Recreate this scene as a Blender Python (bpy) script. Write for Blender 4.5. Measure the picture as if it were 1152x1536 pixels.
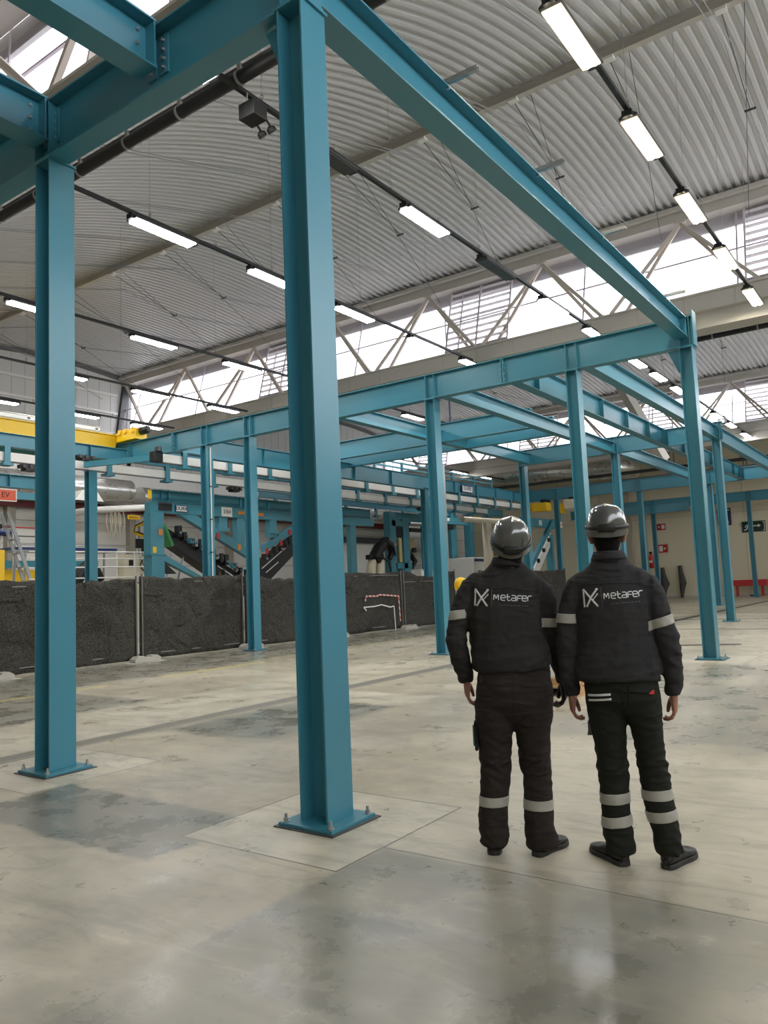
import bpy, bmesh, math, random
from math import sin, cos, pi, radians, sqrt, atan2, exp
from mathutils import Vector, Matrix, noise
from mathutils.bvhtree import BVHTree
random.seed(7)
for _o in list(bpy.data.objects): bpy.data.objects.remove(_o)
SC = bpy.context.scene
COL = SC.collection

# ------------------------------------------------------------------ camera
cam = bpy.data.cameras.new('camera'); camo = bpy.data.objects.new('camera', cam); COL.objects.link(camo)
cam.sensor_fit = 'VERTICAL'; cam.sensor_height = 36.0; cam.sensor_width = 27.0
cam.lens = 1162.2/1536*36.0; cam.clip_end = 400
_p, _r, _y = radians(5.474), radians(-2.400), radians(-54.689)
_right = Vector((cos(_y), sin(_y), 0)); _fwd = Vector((-sin(_y)*cos(_p), cos(_y)*cos(_p), sin(_p))); _up = _right.cross(_fwd)
_R = cos(_r)*_right + sin(_r)*_up; _U = -sin(_r)*_right + cos(_r)*_up
CAM = Vector((-4.0153, -3.4132, 1.5))
camo.matrix_world = Matrix(((_R.x, _U.x, -_fwd.x, CAM.x), (_R.y, _U.y, -_fwd.y, CAM.y), (_R.z, _U.z, -_fwd.z, CAM.z), (0, 0, 0, 1)))
SC.camera = camo

# ------------------------------------------------------------------ world, light, exposure
W = bpy.data.worlds.new('overcast_sky'); SC.world = W; W.use_nodes = True
W.node_tree.nodes['Background'].inputs[0].default_value = (0.93, 0.96, 1.0, 1)
W.node_tree.nodes['Background'].inputs[1].default_value = 1.35
SC.view_settings.view_transform = 'Standard'; SC.view_settings.look = 'None'
SC.view_settings.exposure = 2.2; SC.view_settings.gamma = 1.0; SC.view_settings.use_curve_mapping = False
LED_POWER = 16.0

# ------------------------------------------------------------------ materials
MATS = {}
def nodes(m):
    return m.node_tree.nodes, m.node_tree.links
def mat(name, col, rough=0.5, metal=0.0, var=0.0, vscale=3.0, bump=0.0, bscale=60.0, emit=0.0, coat=0.0, alpha=None, spec=0.5):
    """plain procedural surface: base colour broken up by noise, optional fine bump"""
    if name in MATS: return MATS[name]
    m = bpy.data.materials.new(name); m.use_nodes = True
    n, l = nodes(m); b = n['Principled BSDF']
    b.inputs['Roughness'].default_value = rough; b.inputs['Metallic'].default_value = metal
    b.inputs['Base Color'].default_value = (*col, 1)
    b.inputs['Specular IOR Level'].default_value = spec
    if coat: b.inputs['Coat Weight'].default_value = coat; b.inputs['Coat Roughness'].default_value = 0.06
    if emit:
        b.inputs['Emission Color'].default_value = (*col, 1); b.inputs['Emission Strength'].default_value = emit
    tc = n.new('ShaderNodeTexCoord')
    if var:
        nz = n.new('ShaderNodeTexNoise'); nz.inputs['Scale'].default_value = vscale; nz.inputs['Detail'].default_value = 6
        l.new(tc.outputs['Object'], nz.inputs['Vector'])
        mx = n.new('ShaderNodeMix'); mx.data_type = 'RGBA'
        mx.inputs[6].default_value = (*[max(0, c*(1-var)) for c in col], 1); mx.inputs[7].default_value = (*[min(1, c*(1+var)) for c in col], 1)
        l.new(nz.outputs['Fac'], mx.inputs[0]); l.new(mx.outputs[2], b.inputs['Base Color'])
        mr = n.new('ShaderNodeMapRange'); mr.inputs[3].default_value = max(0.02, rough-0.08); mr.inputs[4].default_value = min(1, rough+0.1)
        l.new(nz.outputs['Fac'], mr.inputs[0]); l.new(mr.outputs[0], b.inputs['Roughness'])
    if bump:
        nb = n.new('ShaderNodeTexNoise'); nb.inputs['Scale'].default_value = bscale; nb.inputs['Detail'].default_value = 4
        l.new(tc.outputs['Object'], nb.inputs['Vector'])
        bp = n.new('ShaderNodeBump'); bp.inputs['Strength'].default_value = bump; bp.inputs['Distance'].default_value = 0.01
        l.new(nb.outputs['Fac'], bp.inputs['Height']); l.new(bp.outputs[0], b.inputs['Normal'])
    MATS[name] = m
    return m

TEAL = mat('teal_paint', (0.046, 0.215, 0.295), 0.30, var=0.05, vscale=0.7, bump=0.04, bscale=30)
TEAL2 = mat('teal_paint_machinery', (0.058, 0.245, 0.32), 0.38, var=0.06, vscale=1.0)
GALV = mat('galvanised_steel', (0.42, 0.43, 0.44), 0.38, metal=0.9, var=0.15, vscale=20)
STEEL = mat('grey_steel', (0.30, 0.30, 0.30), 0.45, metal=0.6, var=0.1)
BLACK = mat('black_plastic', (0.007, 0.007, 0.008), 0.5, var=0.1)
DARK = mat('dark_grey_paint', (0.05, 0.052, 0.055), 0.45, var=0.15)
SHEET = mat('light_grey_roof_sheet', (0.50, 0.495, 0.485), 0.38, var=0.05, vscale=0.6)
BEAMG = mat('warm_grey_paint', (0.47, 0.44, 0.40), 0.55, var=0.06, vscale=1.0)
BEIGE = mat('beige_steel_paint', (0.55, 0.49, 0.43), 0.5, var=0.06)
WALLC = mat('cream_wall_panel', (0.64, 0.58, 0.43), 0.6, var=0.04, vscale=0.5)
WALLG = mat('pale_grey_cladding', (0.60, 0.60, 0.58), 0.5, var=0.05, vscale=0.5)
WHITE = mat('white_paint', (0.76, 0.75, 0.72), 0.45, var=0.04)
YELLOW = mat('yellow_paint', (0.80, 0.50, 0.008), 0.4, var=0.06)
REDP = mat('red_paint', (0.45, 0.02, 0.02), 0.4, var=0.08)
DKRED = mat('dark_red_paint', (0.17, 0.02, 0.025), 0.5, var=0.08)
FOIL = mat('silver_duct_foil', (0.72, 0.71, 0.68), 0.28, metal=0.85, var=0.12, vscale=2.5, bump=0.35, bscale=5)
CONC = mat('concrete_block', (0.40, 0.38, 0.34), 0.85, var=0.12, bump=0.3, bscale=40)
WOOD = mat('pallet_wood', (0.50, 0.30, 0.14), 0.65, var=0.25, vscale=9)
NAVY = mat('navy_sign', (0.012, 0.03, 0.10), 0.4)
SIGNG = mat('dark_green_sign', (0.008, 0.028, 0.018), 0.4)
CREAM = mat('machine_cream', (0.70, 0.64, 0.50), 0.4, var=0.06)
BLUEP = mat('dark_blue_panel', (0.02, 0.04, 0.16), 0.4, var=0.1)
GREEN = mat('green_panel', (0.05, 0.28, 0.08), 0.5)
ORANGE = mat('orange_plate', (0.75, 0.27, 0.04), 0.5)
ORED = mat('orange_red_sign', (0.62, 0.10, 0.045), 0.5)

def floor_material():
    m = bpy.data.materials.new('polished_concrete_floor'); m.use_nodes = True
    n, l = nodes(m); b = n['Principled BSDF']
    g = n.new('ShaderNodeNewGeometry'); P = g.outputs['Position']
    def math_(op, a, b2=None, clamp=False):
        k = n.new('ShaderNodeMath'); k.operation = op; k.use_clamp = clamp
        for i, v in enumerate((a, b2)):
            if v is None: continue
            if isinstance(v, (int, float)): k.inputs[i].default_value = v
            else: l.new(v, k.inputs[i])
        return k.outputs[0]
    def noise_(scale, detail=5, rough=0.55, sx=1, sy=1, off=0):
        mp = n.new('ShaderNodeMapping'); mp.inputs['Scale'].default_value = (sx, sy, 1); mp.inputs['Location'].default_value = (off, off*1.7, 0)
        l.new(P, mp.inputs['Vector'])
        k = n.new('ShaderNodeTexNoise'); k.inputs['Scale'].default_value = scale; k.inputs['Detail'].default_value = detail; k.inputs['Roughness'].default_value = rough
        l.new(mp.outputs[0], k.inputs['Vector']); return k.outputs['Fac']
    warp = noise_(3.0, 4)
    wv = math_('MULTIPLY', math_('SUBTRACT', warp, 0.5), 0.6)
    sep = n.new('ShaderNodeSeparateXYZ'); l.new(P, sep.inputs[0]); X, Y = sep.outputs[0], sep.outputs[1]
    def ramp(v, lo, hi):
        k = n.new('ShaderNodeMapRange'); k.interpolation_type = 'SMOOTHSTEP'
        k.inputs[1].default_value = lo; k.inputs[2].default_value = hi; l.new(v, k.inputs[0]); return k.outputs[0]
    def box(x0, x1, y0, y1, soft=0.02, w=0.0):
        """1 inside a world-space rectangle, edge softened and worn by noise"""
        dx = math_('SUBTRACT', math_('ABSOLUTE', math_('SUBTRACT', X, (x0+x1)/2)), (x1-x0)/2)
        dy = math_('SUBTRACT', math_('ABSOLUTE', math_('SUBTRACT', Y, (y0+y1)/2)), (y1-y0)/2)
        d = math_('MAXIMUM', dx, dy)
        if w: d = math_('ADD', d, math_('MULTIPLY', wv, w))
        k = n.new('ShaderNodeMapRange'); k.inputs[1].default_value = soft; k.inputs[2].default_value = -soft; l.new(d, k.inputs[0])
        return k.outputs[0]
    def mx(a, b2): return math_('MAXIMUM', a, b2)
    def colmix(f, a, c):
        k = n.new('ShaderNodeMix'); k.data_type = 'RGBA'; l.new(f, k.inputs[0])
        for i, v in ((6, a), (7, c)):
            if isinstance(v, tuple): k.inputs[i].default_value = (*v, 1)
            else: l.new(v, k.inputs[i])
        return k.outputs[2]
    big = noise_(0.55, 6, 0.6); mid = noise_(2.2, 7, 0.65, off=3); fine = noise_(14, 6, 0.7, off=9)
    beige = colmix(ramp(big, 0.32, 0.68), (0.36, 0.315, 0.225), (0.55, 0.495, 0.375))
    beige = colmix(math_('MULTIPLY', ramp(mid, 0.45, 0.75), 0.5), beige, (0.31, 0.285, 0.225))
    grey = colmix(ramp(mid, 0.3, 0.7), (0.150, 0.147, 0.118), (0.25, 0.24, 0.198))
    light = colmix(ramp(mid, 0.35, 0.65), (0.47, 0.43, 0.335), (0.60, 0.555, 0.445))
    # worn grey fields (older, darker pours of concrete)
    front = math_('MULTIPLY', box(-30, -0.29, -12, -0.66, 0.03, 0.10), math_('ADD', math_('MULTIPLY', ramp(noise_(0.9, 8, 0.62, off=5, sx=1.6, sy=0.7), 0.30, 0.66), 0.62), 0.34))
    left = box(-1.12, -0.24, 0.40, 2.5, 0.03, 0.28)
    foot = math_('MULTIPLY', box(-9, -1.5, -6, 8, 0.7, 1.0), math_('MULTIPLY', ramp(noise_(0.8, 7, off=11, sx=0.7, sy=1.5), 0.32, 0.68), 0.8))
    c1 = box(1.75, 4.1, 2.25, 3.8, 0.12, 0.35)
    back = math_('MULTIPLY', box(3.1, 9.6, -2.6, 0.15, 0.25, 0.5), math_('ADD', math_('MULTIPLY', ramp(noise_(1.0, 7, 0.6, off=17, sy=2.2, sx=0.6), 0.3, 0.7), 0.6), 0.25))
    far1 = math_('MULTIPLY', box(0.7, 3.3, 6.0, 9.2, 0.1, 0.5), 0.8)
    strip = math_('MULTIPLY', box(-2, 26, 8.7, 11.9, 0.4, 0.6), 0.85)
    far2 = math_('MULTIPLY', box(8.2, 14, 4.6, 8.2, 0.2, 0.9), math_('MULTIPLY', ramp(noise_(0.9, 6, off=21, sy=2.0, sx=0.5), 0.35, 0.7), 0.7))
    g_all = front
    for q in (left, foot, c1, back, far1, strip, far2): g_all = mx(g_all, q)
    col = colmix(g_all, beige, grey)
    # pale repair slabs round the columns and pale saw-cut strips
    slabs = box(-0.71, 0.62, -0.66, 0.58, 0.01)
    slabs = mx(slabs, box(-0.6, 0.68, 2.53, 3.85, 0.01)); slabs = mx(slabs, box(9.75, 11.1, -0.72, 0.6, 0.01))
    slabs = mx(slabs, box(4.35, 5.05, 2.2, 3.75, 0.03, 0.08)); slabs = mx(slabs, math_('MULTIPLY', box(0.0, 9.0, 4.2, 5.9, 0.06, 0.2), 0.7))
    slabs = mx(slabs, math_('MULTIPLY', box(-0.26, 2.6, -6, -0.68, 0.03, 0.05), 0.55))
    col = colmix(math_('MULTIPLY', slabs, 0.85), col, light)
    # thin dark joints round those slabs
    def outline(x0, x1, y0, y1, t=0.006): return math_('SUBTRACT', box(x0-t, x1+t, y0-t, y1+t, 0.002, 0.012), box(x0+t, x1-t, y0+t, y1-t, 0.002, 0.012), True)
    joints = outline(-0.71, 0.62, -0.66, 0.58)
    for q in ((-0.6, 0.68, 2.53, 3.85), (9.75, 11.1, -0.72, 0.6)): joints = mx(joints, outline(*q))
    joints = mx(joints, box(-0.283, -0.272, -12, -0.66, 0.003, 0.02))
    col = colmix(math_('MULTIPLY', joints, 0.9), col, (0.05, 0.045, 0.04))
    # swirled trowel and tyre marks
    def swirl(scale, dist, off):
        mp = n.new('ShaderNodeMapping'); mp.inputs['Location'].default_value = (off, off*0.6, 0); mp.inputs['Rotation'].default_value = (0, 0, 0.7+off); mp.inputs['Scale'].default_value = (1, 0.35, 1); l.new(P, mp.inputs[0])
        k = n.new('ShaderNodeTexNoise'); k.inputs['Scale'].default_value = scale; k.inputs['Detail'].default_value = 9; k.inputs['Roughness'].default_value = 0.68; k.inputs['Distortion'].default_value = dist; l.new(mp.outputs[0], k.inputs['Vector']); return k.outputs['Fac']
    sw = swirl(2.6, 1.6, 3.0); sw2 = swirl(5.5, 2.2, 7.0)
    col = colmix(math_('MULTIPLY', ramp(sw, 0.46, 0.70), 0.52), col, (0.22, 0.205, 0.155))
    col = colmix(math_('MULTIPLY', ramp(sw2, 0.50, 0.72), 0.45), col, (0.20, 0.19, 0.15))
    col = colmix(math_('MULTIPLY', ramp(sw, 0.46, 0.28), 0.42), col, (0.60, 0.55, 0.43))
    # dark streaks and scuffs
    scr = noise_(3.0, 8, 0.75, sx=0.35, sy=3.0, off=31); scr2 = noise_(5.0, 8, 0.75, sx=3, sy=0.3, off=41)
    s = mx(ramp(scr, 0.54, 0.86), ramp(scr2, 0.56, 0.86))
    s = math_('MULTIPLY', s, ramp(noise_(0.9, 3, off=51), 0.40, 0.75))
    col = colmix(math_('MULTIPLY', s, 0.42), col, (0.15, 0.145, 0.12))
    col = colmix(math_('MULTIPLY', ramp(fine, 0.55, 0.8), 0.22), col, (0.25, 0.235, 0.20))
    # faded yellow line by the fence
    yl = mx(box(1.2, 4.2, 8.34, 8.47, 0.01, 0.05), box(5.5, 8.2, 8.46, 8.60, 0.01, 0.05))
    yl = mx(yl, math_('MULTIPLY', box(8.2, 22, 8.85, 9.02, 0.01, 0.06), 0.35))
    col = colmix(math_('MULTIPLY', yl, 0.8), col, (0.62, 0.52, 0.13))
    l.new(col, b.inputs['Base Color'])
    mr = n.new('ShaderNodeMapRange'); mr.inputs[1].default_value = 0.3; mr.inputs[2].default_value = 0.7; mr.inputs[3].default_value = 0.22; mr.inputs[4].default_value = 0.52
    l.new(mid, mr.inputs[0])
    rr = math_('SUBTRACT', mr.outputs[0], math_('MULTIPLY', g_all, 0.08)); l.new(rr, b.inputs['Roughness'])
    bp = n.new('ShaderNodeBump'); bp.inputs['Strength'].default_value = 0.12; bp.inputs['Distance'].default_value = 0.004
    l.new(mx(fine, mid), bp.inputs['Height']); l.new(bp.outputs[0], b.inputs['Normal'])
    return m

def glass_material():
    m = bpy.data.materials.new('frosted_roof_glazing'); m.use_nodes = True
    n, l = nodes(m); n.remove(n['Principled BSDF']); out = n['Material Output']
    t = n.new('ShaderNodeBsdfTransparent'); t.inputs[0].default_value = (0.93, 0.91, 0.95, 1)
    d = n.new('ShaderNodeBsdfTranslucent'); d.inputs[0].default_value = (0.9, 0.86, 0.92, 1)
    g = n.new('ShaderNodeBsdfGlossy'); g.inputs[1].default_value = 0.1
    a = n.new('ShaderNodeMixShader'); a.inputs[0].default_value = 0.10; c = n.new('ShaderNodeMixShader'); c.inputs[0].default_value = 0.04
    l.new(t.outputs[0], a.inputs[1]); l.new(d.outputs[0], a.inputs[2]); l.new(a.outputs[0], c.inputs[1]); l.new(g.outputs[0], c.inputs[2]); l.new(c.outputs[0], out.inputs[0])
    return m
GLASS = glass_material()

def led_material(name, col, s):
    m = mat(name, col, 0.5, emit=s); return m
LEDW = led_material('led_diffuser_white', (1.0, 0.98, 0.95), LED_POWER)
LEDY = led_material('led_diffuser_warm', (1.0, 0.84, 0.58), 0.34)

# ------------------------------------------------------------------ mesh builder
ORD = 'first second third fourth fifth sixth seventh eighth ninth tenth eleventh twelfth thirteenth'.split()
OFF = {}
class MB:
    def __init__(s): s.v = []; s.f = []
    def add(s, vs, fs):
        k = len(s.v); s.v += [Vector(v) for v in vs]; s.f += [tuple(i+k for i in f) for f in fs]; return s
    def box(s, a, b):
        x0, y0, z0 = a; x1, y1, z1 = b
        return s.add([(x0,y0,z0),(x1,y0,z0),(x1,y1,z0),(x0,y1,z0),(x0,y0,z1),(x1,y0,z1),(x1,y1,z1),(x0,y1,z1)],
                     [(0,3,2,1),(4,5,6,7),(0,1,5,4),(1,2,6,5),(2,3,7,6),(3,0,4,7)])
    def bar(s, p, q, w, h, up=(0,0,1)):
        p, q, up = Vector(p), Vector(q), Vector(up); d = (q-p).normalized(); sd = d.cross(up)
        if sd.length < 1e-6: sd = d.cross(Vector((1,0,0)))
        sd.normalize(); u = sd.cross(d)
        vs = [c + sd*a*w/2 + u*b*h/2 for c in (p, q) for a, b in ((-1,-1),(1,-1),(1,1),(-1,1))]
        return s.add(vs, [(0,1,2,3),(7,6,5,4),(0,4,5,1),(1,5,6,2),(2,6,7,3),(3,7,4,0)])
    def ibeam(s, p, q, b, h, tf, tw, up=(0,0,1)):
        """rolled I section swept from p to q; p and q lie on its centre line"""
        p, q, up = Vector(p), Vector(q), Vector(up); d = (q-p).normalized(); sd = d.cross(up).normalized(); u = sd.cross(d)
        pr = [(-b/2,-h/2),(b/2,-h/2),(b/2,-h/2+tf),(tw/2,-h/2+tf),(tw/2,h/2-tf),(b/2,h/2-tf),(b/2,h/2),(-b/2,h/2),(-b/2,h/2-tf),(-tw/2,h/2-tf),(-tw/2,-h/2+tf),(-b/2,-h/2+tf)]
        vs = [c + sd*x + u*y for c in (p, q) for x, y in pr]; N = 12
        fs = [(i, (i+1)%N, (i+1)%N+N, i+N) for i in range(N)]
        for k, rev in ((0, True), (N, False)):
            for f in ((0,1,2,11),(2,3,10,11),(3,4,9,10),(4,5,8,9),(5,6,7,8)):
                g = tuple(i+k for i in f); fs.append(g[::-1] if rev else g)
        return s.add(vs, fs)
    def tube(s, pts, r, n=8, cap=True):
        pts = [Vector(p) for p in pts]; rs = r if isinstance(r, (list, tuple)) else [r]*len(pts)
        k = len(s.v); prev = None
        for i, p in enumerate(pts):
            d = (pts[min(i+1, len(pts)-1)]-pts[max(i-1, 0)]).normalized()
            if prev is None:
                a = Vector((0,0,1)) if abs(d.z) < 0.9 else Vector((1,0,0)); e = d.cross(a).normalized()
            else:
                e = (prev - d*prev.dot(d)).normalized()
            prev = e; g = d.cross(e)
            for j in range(n):
                t = 2*pi*j/n; s.v.append(p + (e*cos(t)+g*sin(t))*rs[i])
        for i in range(len(pts)-1):
            for j in range(n):
                a, b = k+i*n+j, k+i*n+(j+1)%n; s.f.append((a, b, b+n, a+n))
        if cap:
            s.f.append(tuple(k+j for j in reversed(range(n)))); e = k+(len(pts)-1)*n; s.f.append(tuple(e+j for j in range(n)))
        return s
    def prism(s, poly, o, u, v, t):
        """closed 2-D polygon (counter-clockwise in u,v) at o, thickened by vector t"""
        o, u, v, t = Vector(o), Vector(u), Vector(v), Vector(t); N = len(poly)
        vs = [o+u*a+v*b for a, b in poly]; vs += [p+t for p in vs]
        fs = [tuple(reversed(range(N))), tuple(range(N, 2*N))] + [(i, (i+1)%N, (i+1)%N+N, i+N) for i in range(N)]
        return s.add(vs, fs)
    def lathe(s, c, prof, n=16, axis=(0,0,1)):
        """profile of (radius, height) turned about axis through c"""
        c, ax = Vector(c), Vector(axis).normalized(); a = Vector((1,0,0)) if abs(ax.x) < 0.9 else Vector((0,1,0)); e = ax.cross(a).normalized(); g = ax.cross(e)
        k = len(s.v)
        for r, h in prof:
            for j in range(n):
                t = 2*pi*j/n; s.v.append(c+ax*h+(e*cos(t)+g*sin(t))*r)
        for i in range(len(prof)-1):
            for j in range(n):
                p, q = k+i*n+j, k+i*n+(j+1)%n; s.f.append((p, q, q+n, p+n))
        s.f.append(tuple(k+j for j in reversed(range(n)))); e0 = k+(len(prof)-1)*n; s.f.append(tuple(e0+j for j in range(n)))
        return s
    def grid(s, rows, closed=False):
        k = len(s.v); m = len(rows[0])
        for r in rows: s.v += [Vector(p) for p in r]
        for i in range(len(rows)-1):
            for j in range(m if closed else m-1):
                a, b = k+i*m+j, k+i*m+(j+1)%m; s.f.append((a, b, b+m, a+m))
        return s
    def build(s, name, material, parent=None, smooth=False, bevel=0.0, origin=None):
        off = OFF[parent.name] if parent else (Vector(origin) if origin is not None else Vector((0,0,0)))
        me = bpy.data.meshes.new(name); me.from_pydata([v-off for v in s.v], [], s.f); me.update()
        bm = bmesh.new(); bm.from_mesh(me); bmesh.ops.recalc_face_normals(bm, faces=bm.faces)
        if bevel:
            es = [e for e in bm.edges if len(e.link_faces) == 2 and e.calc_face_angle(0) > 0.6]
            bmesh.ops.bevel(bm, geom=es, offset=bevel, segments=2, profile=0.6, affect='EDGES', clamp_overlap=True)
        bm.to_mesh(me); bm.free()
        if smooth:
            for p in me.polygons: p.use_smooth = True
            try: me.set_sharp_from_angle(angle=radians(40))
            except Exception: pass
        o = bpy.data.objects.new(name, me); COL.objects.link(o); me.materials.append(material)
        if parent: o.parent = parent
        else: o.location = off
        OFF[o.name] = off
        return o

def tag(o, label, cat, group=None):
    o['label'] = label; o['category'] = cat
    if group: o['group'] = group
    return o
def thing(name, label, cat, loc, group=None):
    o = bpy.data.objects.new(name, None); o.empty_display_size = 0.2; COL.objects.link(o); o.location = loc; OFF[o.name] = Vector(loc)
    return tag(o, label, cat, group)
def struct(o): o['kind'] = 'structure'; return o
def solo(mb, name, material, label, cat, group=None, smooth=False, bevel=0.0):
    """a thing that is one mesh, its origin at the middle of its base"""
    xs = [v.x for v in mb.v]; ys = [v.y for v in mb.v]; z = min(v.z for v in mb.v)
    o = mb.build(name, material, None, smooth, bevel, origin=((min(xs)+max(xs))/2, (min(ys)+max(ys))/2, z))
    return tag(o, label, cat, group)
def dup(root, delta, label, group=None):
    r = root.copy(); COL.objects.link(r); r.location = root.location + Vector(delta); r['label'] = label
    if group: r['group'] = group
    OFF[r.name] = OFF[root.name] + Vector(delta)
    for ch in list(root.children):
        c = ch.copy(); COL.objects.link(c); c.parent = r
        for g in ch.children:
            d = g.copy(); COL.objects.link(d); d.parent = c
    return r
def text_mb(txt, size, o, u, v, t=0.004, align='CENTER'):
    """lettering as raised mesh: o is the middle of the line, u along the writing, v up"""
    cu = bpy.data.curves.new('lettering', 'FONT'); cu.body = txt; cu.size = size; cu.align_x = align; cu.align_y = 'CENTER'; cu.extrude = t/2; cu.resolution_u = 3
    ob = bpy.data.objects.new('lettering', cu); COL.objects.link(ob); bpy.context.view_layer.update()
    me = bpy.data.meshes.new_from_object(ob.evaluated_get(bpy.context.evaluated_depsgraph_get()))
    u, v, o = Vector(u).normalized(), Vector(v).normalized(), Vector(o); w = u.cross(v)
    mb = MB(); mb.add([o+u*p.co.x+v*p.co.y+w*p.co.z for p in me.vertices], [tuple(p.vertices) for p in me.polygons])
    bpy.data.objects.remove(ob); bpy.data.curves.remove(cu); bpy.data.meshes.remove(me)
    return mb

#@@STRUCTURE
# ------------------------------------------------------------------ floor
fl = MB(); fl.box((-16, -16, -0.3), (47.7, 25.3, 0)); struct(fl.build('floor', floor_material()))

# roof bays: (x at gutter, z at gutter, x of crown, z of crown, x at eave, z at eave)
BAYS = [(-16.0, 8.6, -3.0, 11.2, 2.2, 10.85), (2.3, 8.36, 12.6, 11.35, 17.0, 11.0), (16.8, 8.36, 31.0, 11.45, 36.3, 11.0), (36.2, 8.35, 44.0, 10.4, 47.6, 10.6)]
def roof_z(bay, x):
    xg, zg, xc, zc, xe, ze = bay
    return zc-(zc-zg)*((xc-x)/(xc-xg))**2 if x < xc else zc-(zc-ze)*((x-xc)/(xe-xc))**2
Y0R, Y1R = -12.0, 25.0
def roof_sheet(bay, name, pitch=0.21, amp=0.058, xs=None):
    xs = xs or [bay[0]+(bay[4]-bay[0])*i/26 for i in range(27)]
    prof = []
    y = Y0R; k = 0
    while y < Y1R:
        for d, h in ((0.0, 0), (0.36, 0), (0.46, 0.85), (0.52, 1), (0.84, 1), (0.90, 0.85)): prof.append((y+d*pitch, h*amp))
        y += pitch
    rows = [[(x, yy, roof_z(bay, x)+h) for yy, h in prof] for x in xs]
    mb = MB().grid(rows)
    o = struct(mb.build(name, SHEET)); so = o.modifiers.new('sheet', 'SOLIDIFY'); so.thickness = 0.004; so.offset = 1
    return o
roof_sheet(BAYS[0], 'ceiling'); 
roof_sheet(BAYS[1], 'ceiling'); roof_sheet(BAYS[2], 'ceiling', pitch=0.22)
b3 = BAYS[3]; rows = [[(x, Y0R, roof_z(b3, x)), (x, Y1R+3.5, roof_z(b3, x))] for x in [b3[0]+(b3[4]-b3[0])*i/12 for i in range(13)]]
o = struct(MB().grid(rows).build('ceiling', SHEET)); so = o.modifiers.new('sheet', 'SOLIDIFY'); so.thickness = 0.1; so.offset = 1

# walls
wb = MB(); wb.box((47.5, -16, 0), (47.8, 29, 11.6)); struct(wb.build('wall_back', WALLC))
wl = MB(); wl.box((-16, 25.0, 0), (47.8, 25.25, 7.2)); struct(wl.build('wall_left', WHITE))
wf = MB(); wf.box((-16.2, -16, 0), (-16, 25.3, 11.6)); struct(wf.build('wall_front_unseen', WALLC))  # unseen wall behind the camera, added to cut the flat fill light
wr = MB(); wr.box((-16.2, -12.3, 0), (47.8, -12.0, 6.6)); struct(wr.build('wall_right_unseen', WALLC))  # unseen wall added to cut side light; open above so sky light enters high
# gable cladding follows the roof line
gp = [(-16, 7.2)]; gp += [(47.5, 7.2)]
top = []
for b in BAYS[::-1]:
    top += [(b[0]+(b[4]-b[0])*i/12, roof_z(b, b[0]+(b[4]-b[0])*i/12)+0.05) for i in range(12, -1, -1)]
gable = MB()
for (xa, za), (xb, zb) in zip(top[:-1], top[1:]):
    if abs(xa-xb) < 0.01: continue
    gable.prism([(xb, 7.2), (xa, 7.2), (xa, za), (xb, zb)], (0, 25.25, 0), (1,0,0), (0,0,1), (0, -0.30, 0))
struct(gable.build('wall_left_gable', WALLG))
vt = MB()
for (xa, za), (xb, zb) in zip(top[:-1], top[1:]):
    if abs(xa-xb) > 0.01: vt.bar((xa, 24.90, za-0.16), (xb, 24.90, zb-0.16), 0.10, 0.16)
struct(vt.build('trim_2', mat('fascia_grey_dark', (0.13, 0.13, 0.13), 0.5)))
seams = MB()
for i in range(60):
    x = 2.8+i*0.55
    z1 = roof_z(BAYS[1], x) if x < 17 else roof_z(BAYS[2], min(x, 36))
    seams.box((x-0.006, 24.94, 7.2), (x+0.006, 24.96, z1-0.05))
struct(seams.build('trim_1', BEAMG))
bs = MB(); bs.box((47.44, -12, 0), (47.5, 25, 0.12)); struct(bs.build('baseboard_back', BEAMG))

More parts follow.
